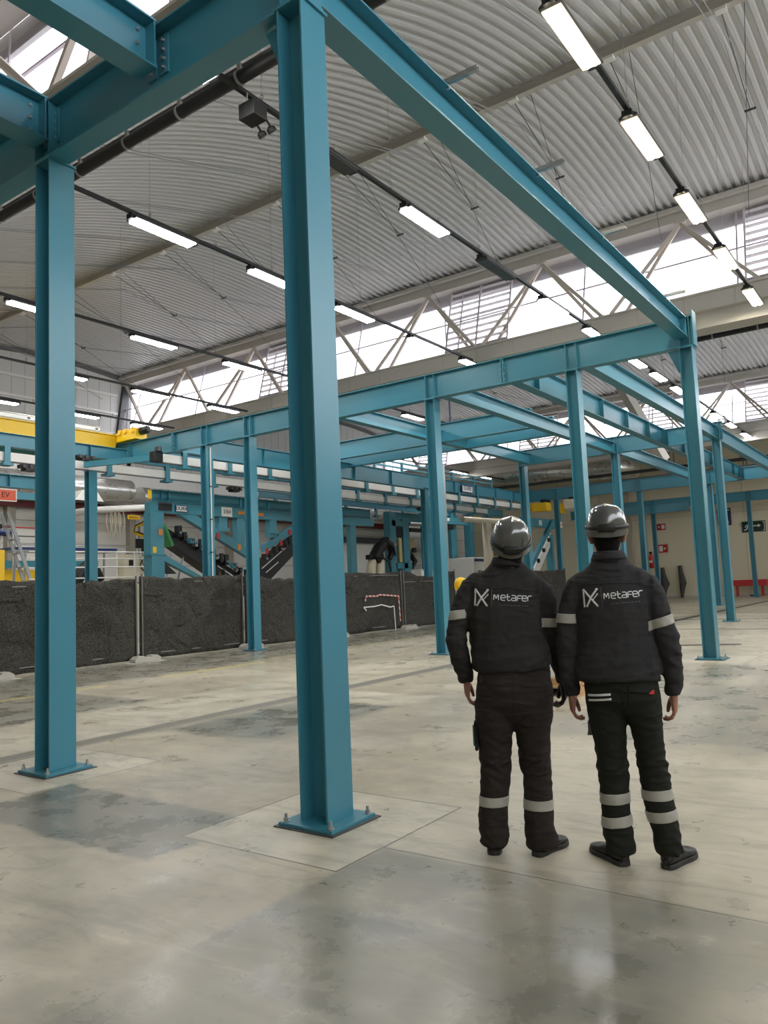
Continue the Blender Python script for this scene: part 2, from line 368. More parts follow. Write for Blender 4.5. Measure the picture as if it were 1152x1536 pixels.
# clerestory windows: a leaning glazed band, eave beam above, gutter beam below, 3-D struts inside
def clerestory(k, xe, ze, xs, zs, y0, y1, apex_y, step, louv):
    lean = Vector((xe-xs, 0, ze-zs)); u = lean.normalized(); nrm = Vector((u.z, 0, -u.x))
    P = lambda y, t, d=0.0: Vector((xs, y, zs))+lean*t+nrm*d
    g = MB(); g.add([P(y0, 0), P(y1, 0), P(y1, 1), P(y0, 1)], [(0,1,2,3)])
    w = struct(g.build('window_%d' % k, GLASS))
    fr = MB()
    for t in (0.02, 0.45, 0.98): fr.bar(P(y0, t), P(y1, t), 0.05, 0.035 if t == 0.45 else 0.06)
    yy = y0
    while yy <= y1: fr.bar(P(yy, 0), P(yy, 1), 0.04, 0.04, up=(1,0,0)); yy += 4.0
    struct(fr.build('window_%d_frame' % k, mat('window_frame_mauve', (0.50, 0.44, 0.50), 0.5)))
    lv = MB()
    for a, b in louv:
        for i in range(11):
            t = 0.05+i*0.088; lv.bar(P(a, t, -0.03), P(b, t, -0.03), 0.10, 0.02, up=(0.5, 0, 1))
        for yv in (a, (a+b)/2, b): lv.bar(P(yv, 0, -0.06), P(yv, 1, -0.06), 0.05, 0.05, up=(1,0,0))
    if louv: struct(lv.build('window_%d_louvre' % k, mat('louvre_grey', (0.62, 0.58, 0.60), 0.5)))
    eb = MB(); eb.bar((xe-0.30, y0, ze-0.10), (xe-0.30, y1, ze-0.10), 0.42, 0.34); eb.bar((xe-0.62, y0, ze+0.02), (xe-0.62, y1, ze+0.02), 0.16, 0.10)
    struct(eb.build('trim_%d' % (10*k+1), BEAMG))
    hb = MB(); hb.bar((xe+0.02, y0, ze-0.38), (xe+0.02, y1, ze-0.38), 0.08, 0.42); struct(hb.build('trim_%d' % (10*k+2), mat('fascia_grey', (0.36, 0.35, 0.34), 0.5, var=0.05)))
    sb = MB(); sb.box((xs-0.22, y0, zs-0.46 if k > 1 else zs-0.40), (xs+(0.5 if k > 1 else 0.2), y1, zs-0.02)); (sb.box((xs-0.02, y0, zs-0.85), (xs+0.6, y1, zs-0.46)) if k > 1 else None); sb.box((xs-0.30, y0, zs-0.05), (xs-0.02, y1, zs-0.0))
    for i in range(int((y1-y0)/1.2)): sb.box((xs-0.235, y0+i*1.2, zs-0.46), (xs-0.21, y0+i*1.2+0.03, zs-0.06))
    struct(sb.build('trim_%d' % (10*k+3), BEAMG))
    i = 0; ya = apex_y
    while ya > y0+1:
        i += 1
        A = Vector((xe-0.42, ya, ze-0.30))
        tr = thing('roof_truss', '%s V of beige struts from the gable wall, in the %s roof window' % (ORD[i-1].capitalize(), ('overhead', 'middle', 'far')[k-1]), 'roof truss', (A.x, A.y, zs-0.1), 'clerestory struts of the %s window band' % ({0: 'overhead', 1: 'middle', 2: 'far'}[k-1]))
        gs = MB(); gs.bar(A+Vector((0,-0.14,0.05)), A+Vector((0,0.14,0.05)), 0.14, 0.10); gs.build('node_plate', BEIGE, tr)
        for sy in (-1, 1):
            if not (y0 < ya+sy*step/2*0.94 < y1): continue
            for dx, m_ in ((-0.22, BEIGE), (0.10, BEIGE)):
                B = Vector((xs+dx, ya+sy*step/2*(0.94 if dx < 0 else 0.80), zs+0.0))
                MB().bar(A, B, 0.09, 0.09).build('strut', m_, tr)
        ya -= step
clerestory(1, 2.25, 10.85, 2.15, 8.75, -12, 25, 24.0, 3.9, [])
clerestory(2, 17.05, 10.95, 16.35, 8.50, -12, 25, 24.7, 3.9, [(14.4, 16.4), (6.3, 8.4), (-2.6, -0.2)])
clerestory(3, 36.4, 10.95, 35.7, 8.50, -12, 25, 23.5, 3.9, [(20, 22), (13, 15.2), (6.8, 8.8), (1.2, 3.4)])
# purlins carrying the roof sheets
for i, (b, x) in enumerate(((BAYS[1], 9.25), (BAYS[2], 25.5))):
    pu = MB(); z = roof_z(b, x); pu.ibeam((x, Y0R, z-0.12), (x, Y1R, z-0.12), 0.14, 0.20, 0.012, 0.01); struct(pu.build('trim_%d' % (50+i), BEAMG))
# posts and girts on the gable wall
gw = MB()
for x in (5.0, 10.6): gw.bar((x, 24.85, 0), (x, 24.85, roof_z(BAYS[1], x)), 0.30, 0.22, up=(1,0,0))
struct(gw.build('trim_60', BEAMG))
gi = MB()
for z in (7.6, 8.5, 9.4, 10.2): gi.bar((2.6, 24.9, z), (16.3, 24.9, z), 0.07, 0.10)
struct(gi.build('trim_61', WHITE))
ge = MB(); ge.bar((16.2, 24.9, 7.2), (16.75, 24.9, 10.8), 0.2, 0.3, up=(1,0,0)); struct(ge.build('trim_62', DARK))
wj = MB()
for y in range(-12, 25, 3): wj.box((47.485, y-0.012, 0), (47.5, y+0.012, 10.4))
wj.box((47.485, -12, 5.15), (47.5, 25, 5.18)); struct(wj.build('trim_63', mat('wall_joint', (0.42, 0.37, 0.28), 0.7)))
# lower gable wall: panel joints, dark red rail, posts, roller door
pj_ = MB()
for z in (1.0, 1.9, 2.8, 3.7, 4.6, 5.5): pj_.box((2, 24.985, z), (47, 25.0, z+0.025))
struct(pj_.build('trim_64', mat('panel_joint_grey', (0.36, 0.34, 0.30), 0.6)))
rr_ = MB(); rr_.box((6, 24.6, 5.08), (36, 24.9, 5.32)); rr_.box((6, 24.55, 5.30), (36, 24.95, 5.38)); struct(rr_.build('trim_65', DKRED))
po = MB()
for x in (11.5, 16.9, 22.6, 28.4): po.box((x-0.16, 24.7, 0), (x+0.16, 25.0, 5.08))
struct(po.build('trim_66', mat('taupe_post', (0.36, 0.33, 0.28), 0.6)))
dr = MB()
z = 0.0
while z < 4.1: dr.box((31.2, 24.86, z), (37.0, 24.93, z+0.24)); dr.box((31.2, 24.89, z+0.24), (37.0, 24.92, z+0.27)); z += 0.27
struct(dr.build('door_1', WHITE))
df = MB(); df.box((31.0, 24.78, 0), (31.2, 24.98, 4.5)); df.box((37.0, 24.78, 0), (37.2, 24.98, 4.5)); df.box((31.0, 24.70, 4.15), (37.2, 24.98, 4.5)); struct(df.build('trim_67', DARK))
# floor channels (steel-lipped trenches)
ch = MB(); ch.box((-12, 3.90, 0.001), (9.2, 4.12, 0.004)); struct(ch.build('trim_70', mat('trench_grate', (0.16, 0.15, 0.12), 0.6, var=0.2, vscale=40)))
ch = MB(); ch.box((-12, 4.12, 0.001), (9.2, 4.17, 0.008)); ch.box((-12, 3.87, 0.001), (9.2, 3.90, 0.006)); struct(ch.build('trim_71', mat('trench_lip', (0.33, 0.31, 0.26), 0.5, metal=0.3)))
ch = MB()
ch.bar((12.95, 1.41, 0.003), (13.42, 0.05, 0.003), 0.30, 0.006); ch.bar((21.5, 3.66, 0.003), (38, 3.5, 0.003), 0.2, 0.006)
ch.bar((17.9, 4.2, 0.003), (18.1, -3, 0.003), 0.06, 0.006); ch.bar((22.5, 5, 0.003), (23.2, -3, 0.003), 0.07, 0.006); ch.bar((26.5, 5.4, 0.003), (27.5, -3, 0.003), 0.08, 0.006)
struct(ch.build('trim_72', mat('trench_dark', (0.07, 0.065, 0.05), 0.6)))

#@@FRAME
# ------------------------------------------------------------------ teal steel frame
CB, CD = 0.26, 0.23          # column flange width (along x) and depth (along y)
def column(x, y, zt, label, gusset=0, group='teal H-section columns', b=CB, d=CD, detail=True):
    r = thing('steel_column', label, 'column', (x, y, 0), group)
    s = MB(); s.ibeam((x, y, 0.028), (x, y, zt), b, d, 0.016, 0.011, up=(0,1,0)); s.build('section', TEAL, r, bevel=0.003 if detail else 0)
    p = MB(); p.box((x-0.225, y-0.22, 0.0), (x+0.225, y+0.22, 0.028)); p.build('base_plate', TEAL, r, bevel=0.004)
    if detail:
        gr = MB(); gr.box((x-0.25, y-0.25, 0.0), (x+0.25, y+0.24, 0.008)); gr.build('grout_bed', DARK, r)
    for sx, sy in ((-1,-1),(1,-1),(-1,1),(1,1)):
        cx, cy = x+sx*0.19, y+sy*0.185
        bo = MB(); bo.lathe((cx, cy, 0.028), [(0.026, 0), (0.026, 0.004), (0.017, 0.004), (0.017, 0.022), (0.010, 0.022), (0.010, 0.05)], 6 if not detail else 8); bo.build('anchor_bolt', GALV, r)
    c = MB(); c.box((x-b/2-0.01, y-d/2-0.02, zt), (x+b/2+0.01, y+d/2+0.02, zt+0.02)); c.build('cap_plate', TEAL, r)
    if gusset:
        g = MB(); g.prism([(0, 0), (gusset*0.22, 0), (gusset*0.05, -0.42), (0, -0.42)] if gusset > 0 else [(0, -0.42), (gusset*0.05, -0.42), (gusset*0.22, 0), (0, 0)], (x-0.006, y+gusset*d/2, zt), (0,1,0), (0,0,1), (0.012, 0, 0)); g.build('gusset', TEAL, r)
    return r
FX, RX, R2, R3, R4 = -0.045, 10.42, 21.45, 33.5, 45.0
column(FX, -0.05, 5.60, 'large foreground teal H-column standing left of the two workers', 1)
column(-0.01, 3.10, 5.60, 'second nearest teal H-column, at the left edge behind the floor trench')
column(RX, -0.06, 5.55, 'teal corner column at the right of the workers where two beams meet', 1)
column(RX, 2.10, 5.55, 'teal column rising directly behind the right worker\'s helmet')
column(RX, 5.38, 5.55, 'teal column just left of the left worker, behind his shoulder')
column(RX, 11.05, 5.55, 'teal column in front of the black mesh fence, left of the big column')
column(RX, 12.72, 5.55, 'teal column with a thin cable down it behind the fence')
column(R2, 1.85, 5.58, 'teal column second from the right, just behind the corner column', 0, detail=False)
column(R2, 5.05, 5.58, 'teal column further back above the right worker\'s helmet', 0, detail=False)
column(R2, 8.42, 5.58, 'teal column further back between the two workers\' heads', 0, detail=False)
column(R2, 12.65, 5.16, 'teal column with silver pipes beside the yellow hoist, behind the fence', 0, detail=False)
column(R3, 4.80, 5.55, 'slim distant teal column peeping out behind the corner column', 0, detail=False)
column(R3, 8.0, 5.55, 'distant teal column right of the right worker\'s helmet', 0, detail=False)
column(R3, 12.25, 5.55, 'distant teal column with a small white plate, left of the right worker\'s helmet', 0, detail=False)
column(R4, 12.7, 5.55, 'farthest teal column half hidden behind the right worker\'s ear', 0, detail=False)
column(R4, 10.75, 5.55, 'slim far teal column beside the red fire signs', 0, detail=False)
column(R4-0.6, 5.15, 5.55, 'slim far teal column at the right edge in front of the red bench', 0, detail=False)
column(9.05, 16.05, 5.10, 'teal column behind the fence seen between the left column and the machine portal', 0, detail=False)

def steel_beam(p, q, h, label, b=0.21, stiff=(), splice=(), bolts_end=(), clips=(), group='teal frame beams', name='steel_beam', tf=0.018, tw=0.012, material=None):
    """horizontal I-beam along x or y; p, q = ends at the underside centre line; stiff = distances of web stiffeners"""
    material = material or TEAL
    p, q = Vector(p), Vector(q); d = (q-p).normalized(); sd = d.cross(Vector((0,0,1))); L = (q-p).length; up = Vector((0,0,1))
    r = thing(name, label, 'beam', tuple((p+q)/2), group)
    s = MB(); s.ibeam(p+up*h/2, q+up*h/2, b, h, tf, tw); s.build('section', material, r, bevel=0.003)
    def plate(t, th, part, side=(-1, 1)):
        for k in side:
            m = MB(); c = p+d*t
            a0 = c+sd*k*(tw/2)-d*th/2+up*tf; hh = h-2*tf; w = (b/2-tw/2-0.004)*k
            m.add([a0, a0+sd*w, a0+sd*w+d*th, a0+d*th, a0+up*hh, a0+sd*w+up*hh, a0+sd*w+d*th+up*hh, a0+d*th+up*hh], [(0,3,2,1),(4,5,6,7),(0,1,5,4),(1,2,6,5),(2,3,7,6),(3,0,4,7)])
            m.build(part, material, r)
    for t in stiff: plate(t, 0.014, 'stiffener')
    for t in splice:
        plate(t-0.022, 0.02, 'splice_plate'); plate(t+0.022, 0.02, 'splice_plate')
        m = MB()
        for k in (-1, 1):
            for i in range(4):
                z = 0.1+i*(h-0.2)/3
                for e in (-1, 1):
                    c = p+d*(t+e*0.033)+sd*k*b*0.32+up*z; m.lathe(c, [(0.02, 0), (0.02, 0.014), (0.012, 0.014), (0.012, 0.026)], 6, axis=d*e)
        m.build('splice_bolts', GALV, r)
    for t, e in bolts_end:
        m = MB(); plate(t, 0.014, 'end_plate')
        for k in (-1, 1):
            for i in range(3):
                c = p+d*(t-e*0.09)+sd*k*tw/2+up*(0.09+i*(h-0.18)/2); m.lathe(c, [(0.017, 0), (0.017, 0.013), (0.01, 0.013), (0.01, 0.024)], 6, axis=sd*k)
        m.build('end_bolts', GALV, r)
    for t in clips:
        m = MB(); c = p+d*t+up*(h+0.02); m.bar(c+sd*(-0.02), c+sd*0.42, 0.045, 0.004)
        for e in (-1, 1): m.bar(c+sd*(-0.02)+d*e*0.021+up*0.022, c+sd*0.42+d*e*0.021+up*0.022, 0.004, 0.044)
        m.bar(c+sd*0.10-up*0.05, c+sd*0.10+up*0.02, 0.03, 0.03, up=(1,0,0)); m.build('bracket_rail', GALV, r)
    return r
# front row along y over the two nearest columns, and the two joists that come towards the viewer
steel_beam((FX, -0.18, 5.62), (FX, 9.5, 5.62), 0.56, 'deep teal beam crossing the top left corner over the two nearest columns', stiff=(0.02, 0.24, 3.17, 3.40, 6.5), bolts_end=())
steel_beam((FX-0.12, 1.50, 5.76), (-6.0, 1.50, 5.76), 0.42, 'teal joist running overhead out of the top left corner', b=0.24, bolts_end=((0.02, -1),))
steel_beam((FX-0.12, 3.08, 5.76), (-6.0, 3.08, 5.76), 0.42, 'teal joist at the left edge joining the beam above the second column', b=0.24, bolts_end=((0.02, -1),))
for jo_, y in zip([o for o in COL.objects if o.get('category') == 'beam'][-2:], (1.50, 3.08)):
    for sy in (-1, 1):
        ya, yb = sorted((y+sy*0.02, y+sy*0.13)); MB().box((FX-0.022, ya, 5.79), (FX-0.006, yb, 6.13)).build('cleat', TEAL, jo_, bevel=0.002)
        for i in range(4): m = MB(); m.lathe((FX-0.022, y+sy*0.08, 5.84+i*0.08), [(0.019, 0), (0.019, 0.014), (0.011, 0.014), (0.011, 0.028)], 8, axis=(-1, 0, 0)); m.build('cleat_bolt', GALV, jo_)
# long beam A on the right
steel_beam((FX+0.12, 0.0, 5.735), (RX-0.1, 0.0, 5.735), 0.37, 'long teal beam running from the big column to the right corner column', b=0.24, stiff=(0.05,), bolts_end=((10.2, 1),), clips=(1.9, 3.9, 6.0, 9.0))
# row R along y
rowbeam = steel_beam((RX, -0.20, 5.575), (RX, 17.2, 5.575), 0.55, 'long teal beam across the middle carried by five columns', stiff=(0.06, 0.24, 2.19, 2.41, 5.47, 5.69, 11.14, 11.36, 12.81, 13.03, 16.2), splice=(3.80, 14.25))
MB().box((RX-0.13, -0.222, 5.575), (RX+0.13, -0.202, 6.22)).build('end_plate', TEAL, rowbeam)
# joists from row R back to the second row
steel_beam((RX+0.12, 8.10, 5.60), (R2-0.1, 8.10, 5.60), 0.36, 'teal joist left of the left-worker column, pale side lit', b=0.22, bolts_end=((10.8, 1),))
steel_beam((RX+0.12, 5.12, 5.60), (R2-0.1, 5.12, 5.60), 0.36, 'teal joist running back from the column behind the left worker', b=0.22, bolts_end=((10.8, 1),))
steel_beam((RX+0.12, 3.42, 5.60), (R2-0.1, 3.42, 5.60), 0.52, 'deep teal joist with upright web stiffeners, third from the right corner', b=0.24, stiff=(1.0, 3.0, 5.0, 7.0, 9.0, 10.6), bolts_end=((10.8, 1),))
steel_beam((RX+0.12, 1.88, 5.62), (R2-0.1, 1.88, 5.62), 0.40, 'teal joist running from the column behind the right worker to the corner of the second row', b=0.22, bolts_end=((10.8, 1),))
# trimmer beams between the joists
steel_beam((15.25, 5.2, 5.60), (15.25, 13.3, 5.60), 0.55, 'nearer of two parallel teal cross beams under the roof', group='teal frame beams')
steel_beam((16.75, 5.2, 5.60), (16.75, 13.6, 5.60), 0.55, 'farther of two parallel teal cross beams under the roof', splice=(2.95,))
# second row
steel_beam((R2, 1.65, 5.60), (R2, 8.6, 5.60), 0.55, 'teal beam of the second row over the three columns behind', stiff=(0.1, 0.31, 3.3, 3.5, 6.66, 6.88))
steel_beam((R2+0.12, 1.88, 5.60), (R3-0.1, 1.88, 5.60), 0.46, 'teal beam receding along the right edge from the second row', b=0.22)
steel_beam((R2+0.12, 3.42, 5.60), (R3-0.1, 3.42, 5.60), 0.52, 'teal joist with stiffeners receding between second and third row', b=0.22, stiff=(2, 4, 6, 8, 10, 11.3))
steel_beam((R2+0.12, 5.05, 5.60), (R3-0.1, 5.05, 5.60), 0.40, 'teal joist receding to the cream wall above the right worker', b=0.22)
# third and fourth rows
steel_beam((R3, 0.0, 5.57), (R3, 14.3, 5.57), 0.58, 'distant teal beam of the third row before the cream wall', stiff=(4.7, 4.9, 7.9, 8.1, 12.15, 12.36))
steel_beam((R4, 0.5, 5.57), (R4, 14.5, 5.57), 0.58, 'farthest teal beam just before the cream wall', stiff=(4.55, 4.77, 10.15, 10.37, 12.1, 12.32))
# conveyor bay girders
steel_beam((RX+0.12, 12.65, 5.18), (R2-0.1, 12.65, 5.18), 0.54, 'teal girder over the fence line ending at the piped column', b=0.2, stiff=(2, 4.2, 6.4, 8.6))

#@@LIGHTS
# ------------------------------------------------------------------ light strings (survey positions brought down to the 7.8 m track height)
KS = 0.913
def SX(x): return CAM.x+(x-CAM.x)*KS
def SY(y): return CAM.y+(y-CAM.y)*KS
def light_string(y, x0, x1, z, label):
    x0, x1, y, z = SX(x0), SX(x1), SY(y), 7.8
    r = thing('light_track', label, 'light track', (x0, y, z), 'black lighting tracks')
    MB().bar((x0, y, z+0.13), (x1, y, z+0.13), 0.065, 0.055).build('rail', BLACK, r)
    x = x0+0.4
    while x < x1: m = MB(); m.tube([(x, y, z+0.15), (x, y, z+0.20)], 0.012, 6); m.tube([(x, y+0.03*cos(t*pi/4), z+0.23+0.03*sin(t*pi/4)) for t in range(9)], 0.006, 5); m.build('hook', STEEL, r); x += 1.5
    x = x0+1.9
    b = BAYS[1] if x0 < 16 else BAYS[2]
    while x < x1:
        wm = MB(); wm.tube([(x, y, z+0.2), (x, y, roof_z(b, min(max(x, b[0]), b[4]))-0.01)], 0.004, 4); wm.build('suspension_wire', STEEL, r); x += 3.0
    return r
proto = {}
def linear_light(x0, y, z, label, warm=False, dead=False, length=1.45):
    x0, y, z, length = SX(x0), SY(y), 7.8, length*KS
    key = (warm, dead, length)
    g = 'linear lights on the black tracks'
    if key in proto:
        return dup(proto[key], Vector((x0, y, z))-proto[key].location, label, g)
    r = thing('linear_light', label, 'ceiling light', (x0, y, z), g)
    h = MB(); L = length; w = 0.13
    pr = [(-w, 0.0), (w, 0.0), (w, 0.03), (0.05, 0.085), (-0.05, 0.085), (-w, 0.03)]
    h.prism(pr, (x0, y, z), (0,1,0), (0,0,1), (L, 0, 0)); h.build('housing', DARK, r)
    d = MB(); d.box((x0+0.04, y-w+0.015, z-0.022), (x0+L-0.04, y+w-0.015, z-0.001)); d.build('diffuser', DARK if dead else (LEDY if warm else LEDW), r)
    if warm:
        for k in (-1, 1):
            t = MB(); t.bar((x0+0.06, y+k*0.05, z-0.028), (x0+L-0.06, y+k*0.05, z-0.028), 0.03, 0.012); t.build('lamp_tube', led_material('led_tube_bright', (1.0, 0.93, 0.74), LED_POWER*2.6), r)
    for xa in (x0-0.05, x0+L):
        e = MB(); e.box((xa, y-0.07, z+0.0), (xa+0.05, y+0.07, z+0.09)); e.build('end_cap', BLACK, r)
    return proto.setdefault(key, r)
S1 = 'warm ceiling light on the right-hand track, %s'
light_string(-0.20, 2.0, 17.9, 8.4, 'black track carrying the warm lights at the upper right')
for x, w in zip((4.42, 7.33, 10.31, 13.31, 16.35), ('nearest the top edge', 'second from the top', 'third from the top', 'fourth from the top', 'lowest, by the gutter')): linear_light(x, -0.2, 8.4, S1 % w, True)
light_string(3.98, 1.7, 17.4, 8.4, 'black track that passes behind the big foreground column')
linear_light(1.38, 3.98, 8.4, 'white ceiling light at the black pipe above the emergency lamp box')
linear_light(4.45, 3.98, 8.4, 'unlit dark ceiling light just right of the big column', dead=True)
linear_light(7.48, 3.98, 8.4, 'bright white ceiling light between the big column and the long beam')
linear_light(10.42, 3.98, 8.4, 'unlit dark ceiling light in front of the roof window', dead=True)
linear_light(13.55, 3.98, 8.4, 'white ceiling light before the roof window right of the louvres')
linear_light(16.5, 3.98, 8.4, 'white ceiling light at the gutter just left of the corner column', length=0.8)
light_string(8.07, 2.9, 17.4, 8.4, 'black track between the left column and the big column')
for x, w in zip((4.57, 7.6, 10.55, 13.8), ('nearest, right of the left column', 'touching the left side of the big column', 'just right of the big column', 'in front of the roof glazing')): linear_light(x, 8.07, 8.4, 'white ceiling light on the third track, '+w)
linear_light(16.7, 8.07, 8.4, 'white ceiling light low at the gutter over the bolted splice', length=0.8)
light_string(13.5, 2.9, 16.4, 8.4, 'black track at the left half of the roof')
for x, w in zip((5.2, 8.6, 11.9, 14.9), ('left of the left column', 'right of the left column', 'in the middle of the left roof', 'against the left roof window')): linear_light(x, 13.5, 8.4, 'white ceiling light on the fourth track, '+w)
light_string(18.05, 2.9, 17.3, 8.4, 'black track low at the left under the gable wall')
for x, w in zip((5.6, 8.8, 12.0, 15.35), ('farthest left', 'beside the left column', 'at the gable corner', 'in front of the left roof window')): linear_light(x, 18.05, 8.4, 'white ceiling light on the fifth track, '+w)
light_string(22.4, 4.0, 17.3, 8.4, 'black track lowest of all above the yellow crane')
for x, w in zip((5.4, 9.0, 12.2, 15.2), ('at the far left wall', 'left of the column', 'above the crane girder', 'by the gable window edge')): linear_light(x, 22.4, 8.4, 'white ceiling light on the sixth track, '+w)
bay2_track = light_string(3.98, 20.2, 40.5, 8.4, 'black track in the second roof bay behind the corner column')
for x, w in zip((20.35, 22.7, 25.3, 31.5, 34.4, 37.9), ('nearest, under the middle beam', 'second, above the deep joist', 'third, touching the corner column', 'fourth, before the far window', 'fifth, after the junction box', 'last, below the far gutter')): linear_light(x, 3.98, 8.4, 'white ceiling light in the second bay, '+w, length=1.4)
light_string(13.7, 20.2, 31.0, 8.4, 'black track over the parallel cross beams')
linear_light(21.8, 13.7, 8.4, 'white ceiling light above the parallel cross beams', length=1.4)
light_string(20.6, 30, 44.5, 8.4, 'black track before the far window over the machinery')
for x, w in zip((37.3, 40.6), ('left one', 'right one')): linear_light(x, 20.6, 8.4, 'white ceiling light over the far silver duct, '+w, length=1.8)
# emergency lamp box with two spot heads
ex, ey = SX(3.55), SY(3.95)
r = thing('emergency_lamp', 'dark emergency lighting box with two spot heads hanging left of the big column', 'emergency light', (ex, ey, 7.45))
MB().box((ex-0.12, ey-0.15, 7.58), (ex+0.12, ey+0.13, 7.79)).build('battery_box', BLACK, r, bevel=0.01)
for dx in (-0.1, 0.1): MB().tube([(ex+dx, ey, 7.78), (ex+dx, ey-0.02, 7.91)], 0.01, 6).build('hook', STEEL, r)
for dy in (0.03, -0.14):
    s = MB(); s.lathe((ex+0.20, ey+dy, 7.50), [(0.02, -0.05), (0.06, -0.02), (0.065, 0.03), (0.055, 0.04)], 12, axis=(0.6, -0.2, -0.8)); s.build('spot_head', BLACK, r)
    MB().bar((ex+0.11, ey+dy, 7.60), (ex+0.19, ey+dy, 7.53), 0.02, 0.02).build('bracket', BLACK, r)
jx, jy = SX(33.3), SY(3.98)
MB().box((jx-0.22, jy-0.13, 7.62), (jx+0.22, jy+0.13, 7.902)).build('junction_box', DARK, bay2_track)
# black pipes with their clamps
for (x, y0, y1, z, lab, rad) in ((2.62, -3.0, 12.0, 8.0, 'thick black pipe with clamps under the near roof edge', 0.085), (18.43, -4.0, 1.6, 8.0, 'black pipe under the second bay right of the corner column', 0.075)):
    r = thing('roof_pipe', lab, 'pipe', (x, (y0+y1)/2, z))
    MB().tube([(x, y0, z), (x, y1, z)], rad, 12).build('pipe', BLACK, r, smooth=True)
    MB().tube([(x+0.03, y0, z+0.17), (x+0.03, y1, z+0.17)], 0.022, 6).build('conduit', DARK, r, smooth=True)
    y = y0+0.5
    while y < y1:
        m = MB(); m.tube([(x, y-0.02, z), (x, y+0.02, z)], rad+0.008, 14); m.box((x-0.02, y-0.03, z+rad), (x+0.06, y+0.03, z+0.2)); m.tube([(x, y, z+0.08), (x, y, z+0.95)], 0.008, 5); m.build('clamp', STEEL, r); y += 1.15
# tie rods and hangers under the roof
def tie_rods(bay, xp, ys, zlow, tagname, gname):
    xg, xe = bay[0]+0.6, bay[4]-0.7; zp = roof_z(bay, xp)-0.24
    for i, y in enumerate(ys):
        r = thing('roof_tie_rod', '%s thin steel tie rod from the right under the %s' % (ORD[i], tagname), 'tie rod', (xp, y, zlow), gname)
        xm = xp+2.2
        for dy in (-0.05, 0.05): a = MB(); a.tube([(xg, y+dy, roof_z(bay, xg)-0.15), (xp+0.4, y+dy, zp-0.35), (xm, y+dy, zlow+0.25), (xe, y+dy, roof_z(bay, xe)-0.3)], 0.008, 5); a.build('tie', STEEL, r)
        h = MB(); h.tube([(xp, y, zp), (xm, y, zlow+0.25)], 0.009, 5); h.build('hanger', DARK, r); h = MB(); h.tube([(xp+0.05, y-0.35, zp), (xm+2.8, y+0.6, zlow-0.55)], 0.007, 5); h.build('hanger', DARK, r)
        k = MB(); k.tube([(xm, y-0.10, zlow+0.25), (xm, y+0.10, zlow+0.25)], 0.022, 6); k.build('clevis', DARK, r); k = MB(); k.box((xp-0.07, y-0.09, zp-0.03), (xp+0.07, y+0.09, zp+0.02)); k.build('purlin_clamp', WHITE, r)
tie_rods(BAYS[1], 9.25, (-1.3, 0.6, 2.5, 4.6, 6.7, 8.8, 10.9, 13.0, 15.2, 17.6, 20.0, 22.4), 9.9, 'near vaulted roof', 'tie rods of the near roof bay')
tie_rods(BAYS[2], 25.5, (0.3, 2.6, 4.9, 7.4, 10.0, 12.5), 9.9, 'second roof bay', 'tie rods of the second roof bay')
# sloping roof prop in the second bay
r = thing('roof_prop', 'sloping warm grey roof prop behind the joists in the second bay', 'prop', (27.2, 6.3, 6.2)); MB().bar((25.6, 7.0, 11.1), (28.6, 5.4, 6.2), 0.34, 0.34).build('prop', BEAMG, r)
#@@EQUIPMENT
# ------------------------------------------------------------------ mesh fence along y = 11.8
NET = bpy.data.materials.new('black_shade_net'); NET.use_nodes = True
_n, _l = nodes(NET); _b = _n['Principled BSDF']; _b.inputs['Roughness'].default_value = 0.9; _b.inputs['Specular IOR Level'].default_value = 0.15
_tc = _n.new('ShaderNodeTexCoord'); _nz = _n.new('ShaderNodeTexNoise'); _nz.inputs['Scale'].default_value = 55; _nz.inputs['Detail'].default_value = 5; _l.new(_tc.outputs['Object'], _nz.inputs['Vector'])
_cr = _n.new('ShaderNodeValToRGB'); _cr.color_ramp.elements[0].position = 0.33; _cr.color_ramp.elements[0].color = (0.006, 0.006, 0.0055, 1); _cr.color_ramp.elements[1].position = 0.74; _cr.color_ramp.elements[1].color = (0.115, 0.11, 0.095, 1)
_l.new(_nz.outputs['Fac'], _cr.inputs[0]); _l.new(_cr.outputs[0], _b.inputs['Base Color'])
_bp = _n.new('ShaderNodeBump'); _bp.inputs['Strength'].default_value = 0.6; _bp.inputs['Distance'].default_value = 0.01; _l.new(_nz.outputs['Fac'], _bp.inputs['Height']); _n2 = _n.new('ShaderNodeTexNoise'); _n2.inputs['Scale'].default_value = 1.5; _n2.inputs['Detail'].default_value = 2; _n2.inputs['Distortion'].default_value = 1.0; _l.new(_tc.outputs['Object'], _n2.inputs['Vector'])
_b2 = _n.new('ShaderNodeBump'); _b2.inputs['Strength'].default_value = 1.0; _b2.inputs['Distance'].default_value = 0.22; _l.new(_n2.outputs['Fac'], _b2.inputs['Height']); _l.new(_bp.outputs[0], _b2.inputs['Normal']); _l.new(_b2.outputs[0], _b.inputs['Normal'])
FENCE_TUBE = mat('fence_tube', (0.16, 0.16, 0.155), 0.45, metal=0.5)
